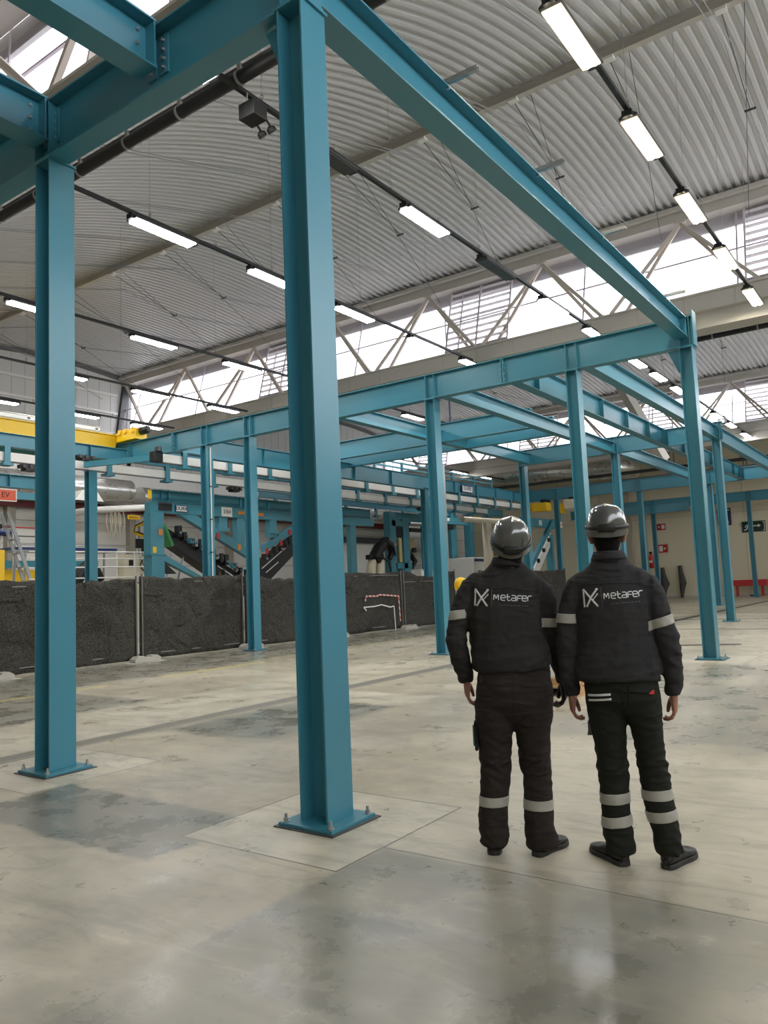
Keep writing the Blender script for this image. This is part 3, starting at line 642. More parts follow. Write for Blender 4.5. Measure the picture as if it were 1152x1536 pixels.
def fence_panel(xa, xb, ya, yb, h, sag, label, seed, grp='black mesh fence panels'):
    r = thing('mesh_fence', label, 'fence panel', ((xa+xb)/2, (ya+yb)/2, 0), grp)
    L = sqrt((xb-xa)**2+(yb-ya)**2); ux, uy = (xb-xa)/L, (yb-ya)/L; nx_, ny_ = -uy, ux
    rows = []; N, M_ = 40, 18
    for i in range(M_+1):
        row = []
        for k in range(N+1):
            u = k/N; top = h-sag*(sin(pi*u)**2)*(0.75+0.9*noise.noise(Vector((u*3+seed, seed, 0))))-0.10*abs(noise.noise(Vector((u*6, seed, 2))))-0.03*abs(noise.noise(Vector((u*17, seed, 4))))
            z = 0.045+(top-0.045)*i/M_
            w = 0.17*noise.noise(Vector((u*4.2+seed-z*0.5, z*0.9, 0)))+0.06*noise.noise(Vector((u*9+seed+z*1.4, z*2.6, 5)))+0.03*sin(u*pi)*sin(z*2+seed)
            w *= min(1, 6*min(u, 1-u)+0.1)
            ul = 0.03+u*(L-0.06); row.append((xa+ux*ul+nx_*w, ya+uy*ul+ny_*w, z))
        rows.append(row)
    o = MB().grid(rows).build('mesh_sheet', NET, r, smooth=True); so = o.modifiers.new('t', 'SOLIDIFY'); so.thickness = 0.006
    for (x, y) in ((xa+ux*0.08, ya+uy*0.08), (xb-ux*0.08, yb-uy*0.08)):
        m = MB(); m.tube([(x-nx_*0.04, y-ny_*0.04, 0.02), (x-nx_*0.04, y-ny_*0.04, h+0.03)], 0.021, 8); m.build('post', FENCE_TUBE, r, smooth=True)
    m = MB(); m.tube([(xa+ux*0.03+nx_*0.04, ya+uy*0.03+ny_*0.04, h-sag*1.2-0.08), (xb-ux*0.03+nx_*0.04, yb-uy*0.03+ny_*0.04, h-sag*1.2-0.08)], 0.019, 8); m.build('top_rail', FENCE_TUBE, r)
    m = MB(); m.tube([(xa+ux*0.03+nx_*0.04, ya+uy*0.03+ny_*0.04, 0.16), (xb-ux*0.03+nx_*0.04, yb-uy*0.03+ny_*0.04, 0.16)], 0.019, 8); m.build('bottom_rail', FENCE_TUBE, r)
    return r
FX_ = (0.4, 3.9, 7.42, 10.79, 14.5, 18.33, 22.0)
for i, (a, b_) in enumerate(zip(FX_[:-1], FX_[1:])):
    fence_panel(a, b_, 11.8, 11.8, (1.97, 1.95, 2.0, 1.95, 2.0, 2.02)[i], (0.05, 0.06, 0.08, 0.13, 0.05, 0.27)[i],
      ('black mesh fence panel at the far left edge', 'black mesh fence panel behind the left column', 'black mesh fence panel between the left column and the first fence foot', 'black mesh fence panel with sagging top behind the machine portal', 'black mesh fence panel partly hidden by the big column', 'black mesh fence panel with deep sag and tape behind the left worker')[i], 3.3*i+1)
fence_panel(24.6, 28.2, 12.2, 11.9, 2.0, 0.1, 'small far mesh fence panel left of the left worker\'s helmet', 31)
fence_panel(28.2, 32.2, 11.9, 11.5, 2.0, 0.12, 'small far mesh fence panel between the two workers', 37)
for x, w in zip((0.4, 3.9, 7.42, 10.79, 14.5, 18.33), ('at the far left', 'behind the left column', 'with a white sheet under it, nearest in view', 'beside the column at the fence', 'behind the big column', 'under the double fence posts')):
    r = thing('concrete_block', 'grey concrete fence foot '+w, 'fence foot', (x, 11.55, 0), 'concrete fence feet')
    m = MB(); m.prism([(-0.36, 0.012), (0.36, 0.012), (0.36, 0.09), (0.26, 0.15), (0.10, 0.15), (0.10, 0.115), (-0.10, 0.115), (-0.10, 0.15), (-0.26, 0.15), (-0.36, 0.09)], (x, 11.66, 0), (1,0,0), (0,0,1), (0, -0.22, 0)); m.build('block', CONC, r, bevel=0.012)
    m = MB(); rows = [[(x-0.48+0.96*j/8+0.03*noise.noise(Vector((j, k_, x))), 11.36+0.40*k_/4+0.03*noise.noise(Vector((j, k_, x+9))), 0.006+0.006*abs(noise.noise(Vector((j*2, k_, x))))) for j in range(9)] for k_ in range(5)]
    o = m.grid(rows).build('ground_sheet', mat('crumpled_white_sheet', (0.62, 0.60, 0.55), 0.8), r); so = o.modifiers.new('t', 'SOLIDIFY'); so.thickness = 0.004
TAPE = bpy.data.materials.new('red_white_tape'); TAPE.use_nodes = True
_n, _l = nodes(TAPE); _b = _n['Principled BSDF']; _tc = _n.new('ShaderNodeTexCoord'); _wv = _n.new('ShaderNodeTexWave'); _wv.inputs['Scale'].default_value = 3.2; _wv.bands_direction = 'DIAGONAL'
_l.new(_tc.outputs['Object'], _wv.inputs[0]); _cr = _n.new('ShaderNodeValToRGB'); _cr.color_ramp.interpolation = 'CONSTANT'; _cr.color_ramp.elements[0].color = (0.6, 0.58, 0.55, 1); _cr.color_ramp.elements[1].position = 0.5; _cr.color_ramp.elements[1].color = (0.55, 0.09, 0.06, 1)
_l.new(_wv.outputs['Color'], _cr.inputs[0]); _l.new(_cr.outputs[0], _b.inputs['Base Color'])
def tape(pts, w, material, label):
    m = MB()
    for a, b_ in zip(pts[:-1], pts[1:]): m.bar((a[0], 11.61, a[1]), (b_[0], 11.61, b_[1]), 0.006, w)
    solo(m, 'barrier_tape', material, label, 'tape', 'barrier tapes on the fence')
tape([(15.96, 1.06), (16.02, 1.21), (16.6, 1.19), (16.75, 1.23), (17.2, 1.20), (17.85, 1.15), (17.90, 0.30)], 0.05, TAPE, 'red and white barrier tape hanging on the fence, upper one')
tape([(15.99, 0.75), (15.86, 0.86), (16.4, 0.86), (16.84, 0.90), (17.34, 0.80), (17.55, 0.83), (17.60, 0.02)], 0.035, WHITE, 'thin white tape hanging on the fence below the striped one')

# ------------------------------------------------------------------ yellow travelling crane on the row beam
r = thing('overhead_crane', 'yellow travelling crane girder at the left resting on the long teal beam', 'crane', (6.4, 16.7, 5.92))
m = MB(); m.prism([(2.0, 5.93), (10.15, 5.93), (10.32, 6.36), (2.0, 6.36)], (0, 16.48, 0), (1,0,0), (0,0,1), (0, 0.44, 0)); m.build('girder', YELLOW, r, bevel=0.01)
m = MB(); m.box((2.0, 16.42, 6.36), (10.3, 16.98, 6.385)); m.build('top_flange', YELLOW, r)
m = MB(); m.box((10.20, 15.55, 6.16), (10.62, 18.0, 6.42)); 
for y in (15.6, 15.95, 16.2): m.box((10.15, y, 6.36), (10.66, y+0.12, 6.50))
m.build('end_carriage', YELLOW, r, bevel=0.01)
m = MB(); m.lathe((10.42, 15.56, 6.40), [(0.10, 0), (0.12, 0.05), (0.12, 0.30), (0.08, 0.36)], 12, axis=(0, -1, 0.05)); m.build('drive_motor', BLACK, r, smooth=True)
for zz in (6.47, 6.56): MB().tube([(2.0, 16.5, zz), (9.7, 16.5, zz)], 0.018, 6).build('cable_rail', STEEL, r)
m = MB(); m.box((2.0, 16.40, 6.42), (9.6, 16.43, 6.52)); m.build('cable_tray', WHITE, r)
for i in range(6): MB().box((4.2+i*1.05, 16.39, 6.45), (4.28+i*1.05, 16.40, 6.49)).build('tray_clip', BLACK, r)
m = MB(); m.box((2.0, 16.50, 5.50), (10.1, 16.60, 5.93)); m.build('runway_fascia', mat('dark_green_panel', (0.03, 0.16, 0.13), 0.5), r)  # one even dark green, deeper than the machinery teal

# ------------------------------------------------------------------ overhead conveyor: teal girders with white rails hung under them
steel_beam((RX+0.12, 14.05, 5.58), (R3-0.1, 14.05, 5.58), 0.50, 'teal conveyor girder carrying the upper white rail above the fence', b=0.2, stiff=(1.6, 3.6, 5.6, 7.6, 9.6, 11.6, 13.6, 15.6, 17.6, 19.6, 21.6), group='conveyor girders')
steel_beam((2.0, 16.05, 5.52), (RX-0.15, 16.05, 5.52), 0.36, 'teal conveyor girder beneath the yellow crane at the left', b=0.2, stiff=(4.3, 7.0), group='conveyor girders')
steel_beam((RX+0.12, 16.05, 5.52), (R3-0.1, 16.05, 5.52), 0.50, 'second teal conveyor girder deeper in the hall', b=0.2, stiff=(2, 5, 8, 11, 14), group='conveyor girders')
steel_beam((20.0, 20.2, 5.55), (36.0, 20.2, 5.55), 0.3, 'third teal conveyor girder farthest back over the robots', b=0.18, group='conveyor girders')
def conveyor_rail(y, x0, x1, zb, zt, xs, label, top):
    r = thing('conveyor_track', label, 'conveyor rail', ((x0+x1)/2, y, zb), 'white overhead conveyor rails')
    MB().box((x0, y-0.05, zb), (x1, y+0.05, zt)).build('rail', WHITE, r)
    MB().box((x0, y-0.09, zb-0.02), (x1, y+0.09, zb)).build('running_flange', STEEL, r)
    for x in xs:
        m = MB(); m.ibeam((x, y-0.07, zb-0.10), (x, y-0.07, top), 0.16, 0.10, 0.012, 0.01, up=(0,1,0)); m.box((x-0.14, y-0.17, zb-0.13), (x+0.14, y+0.12, zb-0.06)); m.build('hanger', TEAL2, r)
    return r
conveyor_rail(14.05, 9.9, 33.0, 5.22, 5.46, [10.7+i*1.75 for i in range(13)], 'white conveyor rail with teal hangers, upper and nearer one', 5.58)
conveyor_rail(16.05, 2.4, 33.0, 5.15, 5.38, [6.55, 8.1, 9.6, 11.7, 13.6, 15.5, 17.5, 19.5, 21.5, 23.5, 25.5, 27.5, 29.5, 31.5], 'long white conveyor rail with teal hangers, lower and deeper one', 5.52)
conveyor_rail(20.2, 20.0, 36.0, 5.22, 5.4, [21, 23.5, 26, 28.5, 31], 'white conveyor rail farthest back near the duct', 5.55)
r = thing('rail_switch_drive', 'black drive unit at the end of the upper white rail by the teal diagonal', 'drive', (9.75, 14.05, 5.2))
m = MB(); m.box((9.62, 13.92, 5.20), (9.90, 14.16, 5.50)); m.build('gearbox', BLACK, r, bevel=0.015)
m = MB(); m.lathe((9.76, 13.95, 5.50), [(0.10, 0), (0.10, 0.10), (0.07, 0.13)], 10); m.build('motor', DARK, r)
m = MB(); m.bar((9.75, 14.05, 5.33), (8.72, 15.85, 5.25), 0.10, 0.16); m.build('cross_arm', TEAL2, r)
def trolley(x, y, z, label):
    r = thing('conveyor_trolley', label, 'trolley', (x, y, z), 'black conveyor trolleys')
    m = MB(); m.box((x-0.28, y-0.10, z+0.06), (x+0.28, y+0.10, z+0.16)); m.box((x-0.16, y-0.13, z), (x+0.16, y+0.13, z+0.07)); m.build('carriage', BLACK, r, bevel=0.01)
    for dx in (-0.2, 0, 0.2):
        w = MB(); w.lathe((x+dx, y-0.14, z+0.11), [(0.05, 0), (0.055, 0.02), (0.05, 0.05)], 10, axis=(0,1,0)); w.build('wheel', DARK, r)
for x, y, z, w in ((7.2, 16.05, 4.94, 'hanging at the far left'), (14.6, 16.05, 4.94, 'between the fence columns'), (8.85, 16.05, 5.39, 'on top of the rail by the crane'), (18.5, 16.05, 4.94, 'left of the big column, over the second portal half'), (26.5, 16.05, 4.94, 'near the robots, above the portal')):
    trolley(x, y, z, 'black trolley on the white rail '+w)
# far-left transfer frame with its station plates
steel_beam((2.0, 16.0, 4.45), (7.6, 16.0, 4.45), 0.34, 'teal transfer beam at the far left under the black trolley', b=0.22, stiff=(4.25, 4.6), group='conveyor girders')
r = thing('transfer_box_beam', 'slim teal box beam at the far left carrying the red station plate', 'beam', (4.8, 16.0, 4.15)); MB().box((2.0, 15.92, 4.16), (7.7, 16.08, 4.35)).build('box_section', TEAL2, r); 
for x in (2.3, 5.2, 7.5): MB().box((x-0.04, 15.96, 4.35), (x+0.04, 16.04, 4.45)).build('spacer', TEAL2, r)
text_mb('En', 0.13, (7.40, 15.915, 4.25), (1,0,0), (0,0,1)).build('lettering', BLACK, r)
def plate_sign(name, x0, x1, z0, z1, y, back, txt, size, tcol, label, border=0.0, face=None, cat='sign'):
    r = thing(name, label, cat, ((x0+x1)/2, y, z0))
    MB().box((x0, y-0.012, z0), (x1, y, z1)).build('plate', back, r)
    if face: MB().box((x0+border, y-0.016, z0+border), (x1-border, y-0.012, z1-border)).build('face', face, r)
    text_mb(txt, size, ((x0+x1)/2, y-0.018, (z0+z1)/2), (1,0,0), (0,0,1), 0.005).build('lettering', tcol, r)
    return r
plate_sign('station_sign', 6.02, 6.78, 4.08, 4.40, 15.91, WHITE, '2 EV', 0.20, BLACK, 'orange-red plate reading 2 EV with a white border at the far left', 0.025, ORED)

# ------------------------------------------------------------------ portal machine with inclined black skids
r = thing('portal_machine', 'teal portal machine with sloping black skid beams behind the fence', 'machine', (15.4, 17.2, 0))
def prt(name, m, material, parent=None, bevel=0.0, smooth=False): return m.build(name, material, parent or r, smooth, bevel)
m = MB(); m.ibeam((12.06, 17.2, 4.76), (24.0, 17.2, 4.76), 0.24, 0.38, 0.02, 0.014)
prt('top_beam', m, TEAL2)
for x in (12.4, 12.68, 15.95, 16.2, 17.4, 19.6, 21.8): prt('web_stiffener', MB().box((x-0.008, 17.085, 4.59), (x+0.008, 17.315, 4.93)), TEAL2)
prt('box_beam', MB().box((11.84, 17.02, 4.19), (24.0, 17.30, 4.53)), TEAL2, bevel=0.01)
lg = prt('leg', MB().box((11.84, 17.0, 2.84), (12.37, 17.36, 4.19)), TEAL2, bevel=0.01); prt('leg_base', MB().box((11.86, 16.98, 0), (12.36, 17.38, 2.80)).box((11.80, 16.95, 2.80), (12.42, 17.40, 2.84)), TEAL2)
for x, z0 in ((15.0, 3.66), (15.84, 3.0), (17.54, 3.52), (19.5, 3.6), (22.5, 0.0)): prt('post', MB().box((x-0.19, 17.04, z0), (x+0.19, 17.28, 4.19)), TEAL2)
for x in (15.0, 17.54): prt('bracket', MB().box((x-0.24, 16.98, 3.66), (x+0.24, 17.05, 3.80)), TEAL2)
prt('ventilation_grille', MB().box((12.17, 17.0, 4.26), (12.71, 17.02, 4.52)), DARK); 
for z in (4.30, 4.35, 4.40, 4.45): prt('grille_bar', MB().box((12.2, 16.985, z), (12.68, 17.0, z+0.02)), BLACK)
m = MB(); m.prism([(13.0, 4.18), (13.75, 4.18), (16.3, 3.02), (16.2, 2.74)], (0, 17.02, 0), (1,0,0), (0,0,1), (0, 0.22, 0)); prt('sloping_beam', m, TEAL2)
m = MB(); m.prism([(17.05, 2.97), (19.6, 4.16), (19.0, 4.18), (17.05, 3.25)], (0, 17.02, 0), (1,0,0), (0,0,1), (0, 0.22, 0)); prt('sloping_beam', m, TEAL2)
m = MB(); m.prism([(12.37, 2.62), (13.9, 1.98), (14.1, 2.02), (12.37, 2.84)], (0, 17.02, 0), (1,0,0), (0,0,1), (0, 0.22, 0)); prt('sloping_brace', m, TEAL2)
m = MB(); m.prism([(12.37, 2.2), (12.9, 2.2), (12.37, 2.6)], (0, 17.05, 0), (1,0,0), (0,0,1), (0, 0.2, 0)); prt('gusset', m, BLACK)
m = MB(); m.prism([(12.6, 3.80), (12.95, 3.16), (16.2, 1.35), (16.3, 2.02)], (0, 17.3, 0), (1,0,0), (0,0,1), (0, 0.5, 0)); prt('black_skid', m, BLACK, bevel=0.02)
m = MB(); m.prism([(17.0, 2.50), (16.9, 1.45), (18.6, 2.65), (20.2, 3.75), (19.6, 4.05), (18.55, 3.34)], (0, 17.3, 0), (1,0,0), (0,0,1), (0, 0.5, 0)); prt('black_skid', m, BLACK, bevel=0.02)
for (x0, z0, x1, z1) in ((14.8, 2.74, 16.3, 2.02), (14.9, 2.46, 15.9, 1.95), (17.1, 2.36, 18.5, 3.2), (17.3, 2.2, 18.0, 2.6)): prt('pale_strip', MB().bar((x0, 17.27, z0), (x1, 17.27, z1), 0.02, 0.035), WHITE)
g_ = MB(); g_.prism([(12.52, 3.86), (12.62, 3.86), (12.95, 3.16), (12.86, 3.10)], (0, 17.22, 0), (1,0,0), (0,0,1), (0, 0.6, 0)); prt('green_end_panel', g_, GREEN)
rnd = random.Random(5)
for k in range(14):
    t = k/13; x = 13.1+t*3.1+rnd.uniform(-.07, .07); z = 3.78-t*1.38
    q = prt('roller_unit', MB().box((x-rnd.uniform(.04, .10), 17.1, z-0.34), (x+rnd.uniform(.03, .09), 17.3, z-0.08+rnd.uniform(-.10, .12))), (BLACK, BLACK, TEAL2, STEEL)[k % 4])
    MB().lathe((x, 17.05, z-0.22), [(0.03, 0), (0.045, 0.02), (0.045, 0.09)], 10, axis=(0,1,0)).build('roller', DARK if k % 3 else TEAL2, q)
for k in range(9):
    t = k/8; x = 17.2+t*2.2; z = 2.92+t*1.02
    q = prt('roller_unit', MB().box((x-0.08, 17.1, z-0.28), (x+0.08, 17.3, z-0.06+rnd.uniform(-.05, .08))), BLACK)
    MB().lathe((x, 17.05, z-0.2), [(0.03, 0), (0.045, 0.02), (0.045, 0.09)], 10, axis=(0,1,0)).build('roller', DARK if k % 3 else STEEL, q)
for (x, z, mm) in ((12.22, 3.55, ORANGE), (14.7, 3.5, REDP), (15.7, 3.12, ORANGE), (17.12, 3.0, REDP), (17.9, 3.32, REDP), (18.4, 3.75, REDP), (11.98, 2.97, YELLOW)): prt('small_plate', MB().box((x-0.07, 16.985, z-0.10), (x+0.07, 17.015, z+0.10)), mm)
for (x, z) in ((15.85, 4.37), (16.85, 4.36)): prt('type_plate', MB().box((x-0.14, 17.0, z-0.06), (x+0.14, 17.02, z+0.06)), ORANGE)
fr_ = prt('maker_plate', MB().box((12.84, 16.985, 4.25), (13.34, 17.02, 4.48)), NAVY); MB().box((12.865, 16.98, 4.27), (13.315, 16.986, 4.46)).build('face', WHITE, fr_)
text_mb('D\u00dcRR', 0.18, (13.09, 16.976, 4.36), (1,0,0), (0,0,1), 0.006).build('lettering', NAVY, fr_)
fr_ = prt('station_plate', MB().box((14.90, 16.985, 4.20), (15.38, 17.02, 4.53)), WHITE); text_mb('2 EH', 0.17, (15.14, 16.98, 4.36), (1,0,0), (0,0,1), 0.006).build('lettering', BLACK, fr_)
for x in (12.9, 13.4): prt('strut', MB().bar((x+0.2, 17.5, 2.9), (x-0.1, 17.5, 2.0), 0.05, 0.05), GALV)
r = thing('service_platform', 'low grey service platform behind the fence under the onlooker', 'platform', (13.2, 15.0, 0)); MB().box((12.5, 14.4, 0.34), (13.9, 15.6, 0.40)).build('deck', STEEL, r)
for x in (12.55, 13.85):
    for y in (14.45, 15.55): MB().box((x-0.03, y-0.03, 0), (x+0.03, y+0.03, 0.34)).build('leg', STEEL, r)

# ------------------------------------------------------------------ second portal, robots
r = thing('robot_portal', 'teal robot portal frame right of the big column behind the fence', 'frame', (29.3, 19.2, 0))
for (x0, x1, z1) in ((28.10, 28.62, 5.25), (29.27, 29.86, 4.93)): prt('leg', MB().box((x0, 19.0, 0), (x1, 19.4, z1)), TEAL2, bevel=0.01)
prt('cross_beam', MB().ibeam((28.1, 19.2, 5.02), (33.5, 19.2, 5.02), 0.3, 0.5, 0.02, 0.016), TEAL2)
prt('cross_beam', MB().box((28.3, 19.0, 4.55), (29.3, 19.36, 4.84)), TEAL2); prt('sill_beam', MB().box((28.5, 19.0, 2.38), (29.6, 19.36, 2.66)), TEAL2)
prt('gusset', MB().prism([(0, 0), (0.35, 0), (0, 0.7)], (29.86, 19.1, 2.38), (1,0,0), (0,0,1), (0, 0.2, 0)), TEAL2); prt('red_band', MB().box((28.08, 18.98, 3.58), (28.64, 19.0, 3.64)), ORANGE)
prt('control_gear', MB().box((28.7, 19.05, 4.0), (29.2, 19.3, 4.5)), BLACK); prt('yellow_strip', MB().box((28.85, 19.0, 2.7), (29.1, 19.1, 3.95)), mat('pale_yellow_panel', (0.55, 0.47, 0.2), 0.5))
prt('silver_rail', MB().tube([(29.9, 19.0, 4.72), (33.5, 19.0, 4.72)], 0.10, 10), GALV); prt('black_rail', MB().box((29.9, 18.95, 4.30), (33.5, 19.15, 4.5)), BLACK)
r = thing('robot', 'black and cream industrial robot bent over behind the sagging fence', 'robot', (26.5, 19.0, 0))
prt('base', MB().lathe((26.5, 19.0, 0), [(0.45, 0), (0.45, 0.12), (0.36, 0.2), (0.36, 1.6), (0.30, 1.8)], 16), CREAM, smooth=True)
prt('lower_arm', MB().tube([(26.35, 19.0, 1.7), (26.35, 19.0, 2.4), (26.55, 19.0, 2.95)], [0.26, 0.24, 0.20], 12), CREAM, smooth=True)
prt('lower_arm', MB().tube([(26.75, 18.8, 1.7), (26.85, 18.8, 2.4), (27.0, 18.9, 2.9)], [0.24, 0.22, 0.18], 12), CREAM, smooth=True)
prt('shoulder', MB().lathe((26.75, 18.7, 2.95), [(0.30, 0), (0.33, 0.05), (0.33, 0.45), (0.28, 0.5)], 14, axis=(0,1,0)), BLACK, smooth=True)
prt('upper_arm', MB().tube([(26.5, 18.95, 2.85), (26.9, 18.9, 3.35), (27.4, 18.85, 3.72)], [0.28, 0.30, 0.26], 12), BLACK, smooth=True)
prt('wrist', MB().tube([(27.4, 18.85, 3.72), (27.8, 18.85, 3.55), (27.95, 18.85, 3.15), (27.7, 18.85, 2.85)], [0.26, 0.24, 0.18, 0.12], 12), BLACK, smooth=True)
prt('tool', MB().box((26.05, 18.8, 2.82), (26.5, 19.1, 3.05)), BLACK, bevel=0.03)
prt('hose', MB().tube([(26.3, 18.7, 2.95), (26.8, 18.6, 2.9), (27.3, 18.6, 2.7), (27.45, 18.6, 2.3), (27.3, 18.6, 1.6)], 0.05, 8), BLACK, smooth=True); prt('hose', MB().tube([(27.2, 18.6, 3.7), (27.8, 18.6, 3.4), (27.9, 18.6, 3.0)], 0.045, 8), BLACK, smooth=True)
r = thing('robot', 'robot with tan cover plate and black arm right of the teal portal', 'robot', (30.6, 19.6, 0))
prt('base', MB().lathe((30.7, 19.8, 0), [(0.45, 0), (0.45, 0.15), (0.36, 0.25), (0.34, 2.3)], 14), WHITE, smooth=True)
prt('cover_plate', MB().prism([(29.8, 3.95), (30.1, 3.2), (30.8, 2.8), (31.0, 3.1), (30.85, 3.98)][::-1], (0, 19.4, 0), (1,0,0), (0,0,1), (0, 0.35, 0)), mat('tan_cover', (0.36, 0.28, 0.14), 0.5))
prt('arm', MB().tube([(29.75, 19.2, 3.4), (30.1, 19.15, 3.1), (30.5, 19.15, 2.75), (30.2, 19.15, 2.4)], [0.12, 0.16, 0.14, 0.1], 10), BLACK, smooth=True); prt('arm_joint', MB().lathe((30.55, 19.3, 3.35), [(0.12, 0), (0.14, 0.06), (0.14, 0.15)], 12, axis=(0,-1,0)), BLACK)
prt('wrist', MB().tube([(30.1, 19.3, 4.45), (30.05, 19.3, 4.1)], [0.12, 0.16], 10), BLACK)
r = thing('switch_cabinet', 'pale grey switch cabinet seen just above the fence by the silver pipes', 'cabinet', (24.1, 14.5, 0)); prt('body', MB().box((23.5, 14.3, 0), (24.7, 14.8, 2.15)), mat('pale_grey_cabinet', (0.52, 0.52, 0.49), 0.4), bevel=0.015); prt('door', MB().box((23.56, 14.28, 0.1), (24.08, 14.3, 2.08)), WHITE); prt('door', MB().box((24.12, 14.28, 0.1), (24.64, 14.3, 2.08)), WHITE)
# pipes up the column at the second row
r = thing('vertical_pipe', 'silver pipe running up beside the teal column behind the left worker\'s column', 'pipe', (22.0, 12.45, 0)); prt('pipe', MB().tube([(22.0, 12.45, 0), (22.0, 12.45, 6.3)], 0.055, 10), GALV, smooth=True)
for z in (2.2, 3.6, 5.0): prt('clamp', MB().box((21.9, 12.4, z), (22.1, 12.56, z+0.05)), BLACK)
r = thing('vertical_duct', 'pale square duct standing beside the silver pipe', 'duct', (21.85, 11.95, 0)); prt('duct', MB().box((21.75, 11.98, 0.0), (21.95, 12.16, 6.15)), GALV)
r = thing('vertical_cable', 'thin pale cable conduit running down the column behind the fence', 'conduit', (10.55, 12.55, 0)); prt('conduit', MB().tube([(10.42, 12.575, 0.03), (10.42, 12.575, 5.5)], 0.018, 6), WHITE)
for z in (2.6, 3.5, 4.4): prt('clip', MB().box((10.385, 12.55, z), (10.455, 12.598, z+0.03)), DARK)
r = thing('hanging_post', 'bright green and white post hanging from the roof beyond the cross beams', 'post', (19.3, 17.3, 6.1)); zr = roof_z(BAYS[2], 19.2)+0.01; prt('green_half', MB().box((19.2, 17.3, 5.6), (19.35, 17.45, zr)), mat('bright_green_paint', (0.10, 0.42, 0.06), 0.5)); prt('white_half', MB().box((19.36, 17.3, 5.6), (19.52, 17.45, zr)), WHITE)
r = thing('hanging_rod', 'dark rod hanging from the roof left of the left-worker column', 'rod', (13.2, 7.3, 5.7)); prt('rod', MB().tube([(17.6, 9.1, 6.2), (17.6, 9.1, 10.5)], 0.03, 6), NAVY)

# ------------------------------------------------------------------ conveyor end bay on the right (maker plate, railing, hoist)
r = thing('maker_sign', 'navy-framed plate with the maker\'s name on the girder right of the left-worker column', 'sign', (27.2, 13.94, 5.62)); prt('plate', MB().box((26.68, 13.92, 5.62), (27.70, 13.95, 5.97)), NAVY); prt('face', MB().box((26.73, 13.915, 5.66), (27.65, 13.921, 5.93)), WHITE); text_mb('D\u00dcRR', 0.27, (27.19, 13.91, 5.83), (1,0,0), (0,0,1), 0.006).build('lettering', NAVY, r)
r = thing('cable_ladder', 'teal cable ladder on top of the conveyor girder', 'cable ladder', (25.5, 14.05, 6.1)); 
for z in (6.22, 6.42): prt('stringer', MB().box((20.0, 14.0, z), (29.8, 14.06, z+0.07)), TEAL2)
for x in (20.1, 22.0, 24.0, 26.0, 28.0, 29.75): prt('rung', MB().box((x-0.04, 13.98, 6.09), (x+0.04, 14.08, 6.5)), TEAL2)
r = thing('chain_hoist', 'yellow hoist trolley under the third-row beam left of the white-plated column', 'hoist', (32.8, 12.8, 5.0)); prt('body', MB().box((32.4, 12.35, 4.95), (33.0, 13.15, 5.38)), YELLOW, bevel=0.03); prt('hook_block', MB().box((32.6, 13.15, 5.1), (32.9, 13.6, 5.4)), YELLOW); prt('trolley', MB().box((32.7, 12.6, 5.38), (33.5, 12.8, 5.57)), BLACK)
r = thing('chain_hoist', 'cream hoist gearbox with yellow end right of the white-plated column', 'hoist', (33.2, 11.3, 5.0)); prt('body', MB().box((32.9, 10.9, 4.98), (33.3, 11.65, 5.46)), CREAM, bevel=0.03); prt('trolley', MB().box((33.0, 11.1, 5.46), (33.5, 11.4, 5.57)), BLACK); prt('yellow_end', MB().box((32.9, 10.4, 5.02), (33.2, 10.9, 5.34)), YELLOW); prt('yellow_hanger', MB().box((33.0, 11.7, 4.8), (33.2, 11.9, 5.3)), YELLOW)
plate_sign('number_sign', 33.35, 33.6, 4.1, 4.4, 12.08, WHITE, '24', 0.16, NAVY, 'small white number plate on the distant column between the helmets')
r = thing('hoist_beam', 'teal crane beam under the third row beside the cream gearbox', 'beam', (36, 11.0, 4.4)); prt('section', MB().ibeam((34.4, 11.9, 4.72), (34.4, 6.0, 4.72), 0.2, 0.46, 0.02, 0.014), TEAL)
r = thing('inclined_conveyor', 'white inclined conveyor arm between the two workers, far back', 'conveyor', (38, 15.5, 0))
prt('arm', MB().prism([(37.0, 1.6), (37.5, 1.3), (40.6, 3.9), (40.3, 4.3)], (0, 15.6, 0), (1,0,0), (0,0,1), (0, 0.25, 0)), WHITE); prt('teal_stringer', MB().bar((36.8, 15.4, 2.4), (40.2, 15.4, 5.0), 0.2, 0.3), TEAL2)
for t in (0.2, 0.45, 0.7): prt('roller', MB().lathe((37.1+3.3*t, 15.3, 2.1+2.5*t), [(0.1, 0), (0.13, 0.03), (0.13, 0.12)], 10, axis=(0,1,0)), BLACK)
prt('leg', MB().box((40.1, 15.5, 0), (40.4, 15.9, 4.2)), TEAL2); prt('leg', MB().box((36.9, 15.4, 0), (37.1, 15.6, 2.4)), TEAL2); prt('box_beam', MB().box((36.5, 15.5, 4.6), (41.5, 15.8, 5.1)), TEAL2); prt('plate', MB().box((38.4, 15.48, 4.7), (38.8, 15.5, 5.0)), WHITE)
r = thing('white_machine', 'long white machine housing with dark window strip behind the left worker\'s shoulder', 'machine', (38, 20.0, 0)); prt('housing', MB().box((36.6, 19.0, 0), (39.6, 21.0, 3.0)), WHITE, bevel=0.05); prt('window_strip', MB().box((36.7, 18.98, 2.75), (39.4, 19.0, 2.92)), NAVY); prt('beacon', MB().lathe((39.0, 19.4, 3.0), [(0.08, 0), (0.08, 0.2), (0.04, 0.24)], 10), YELLOW)
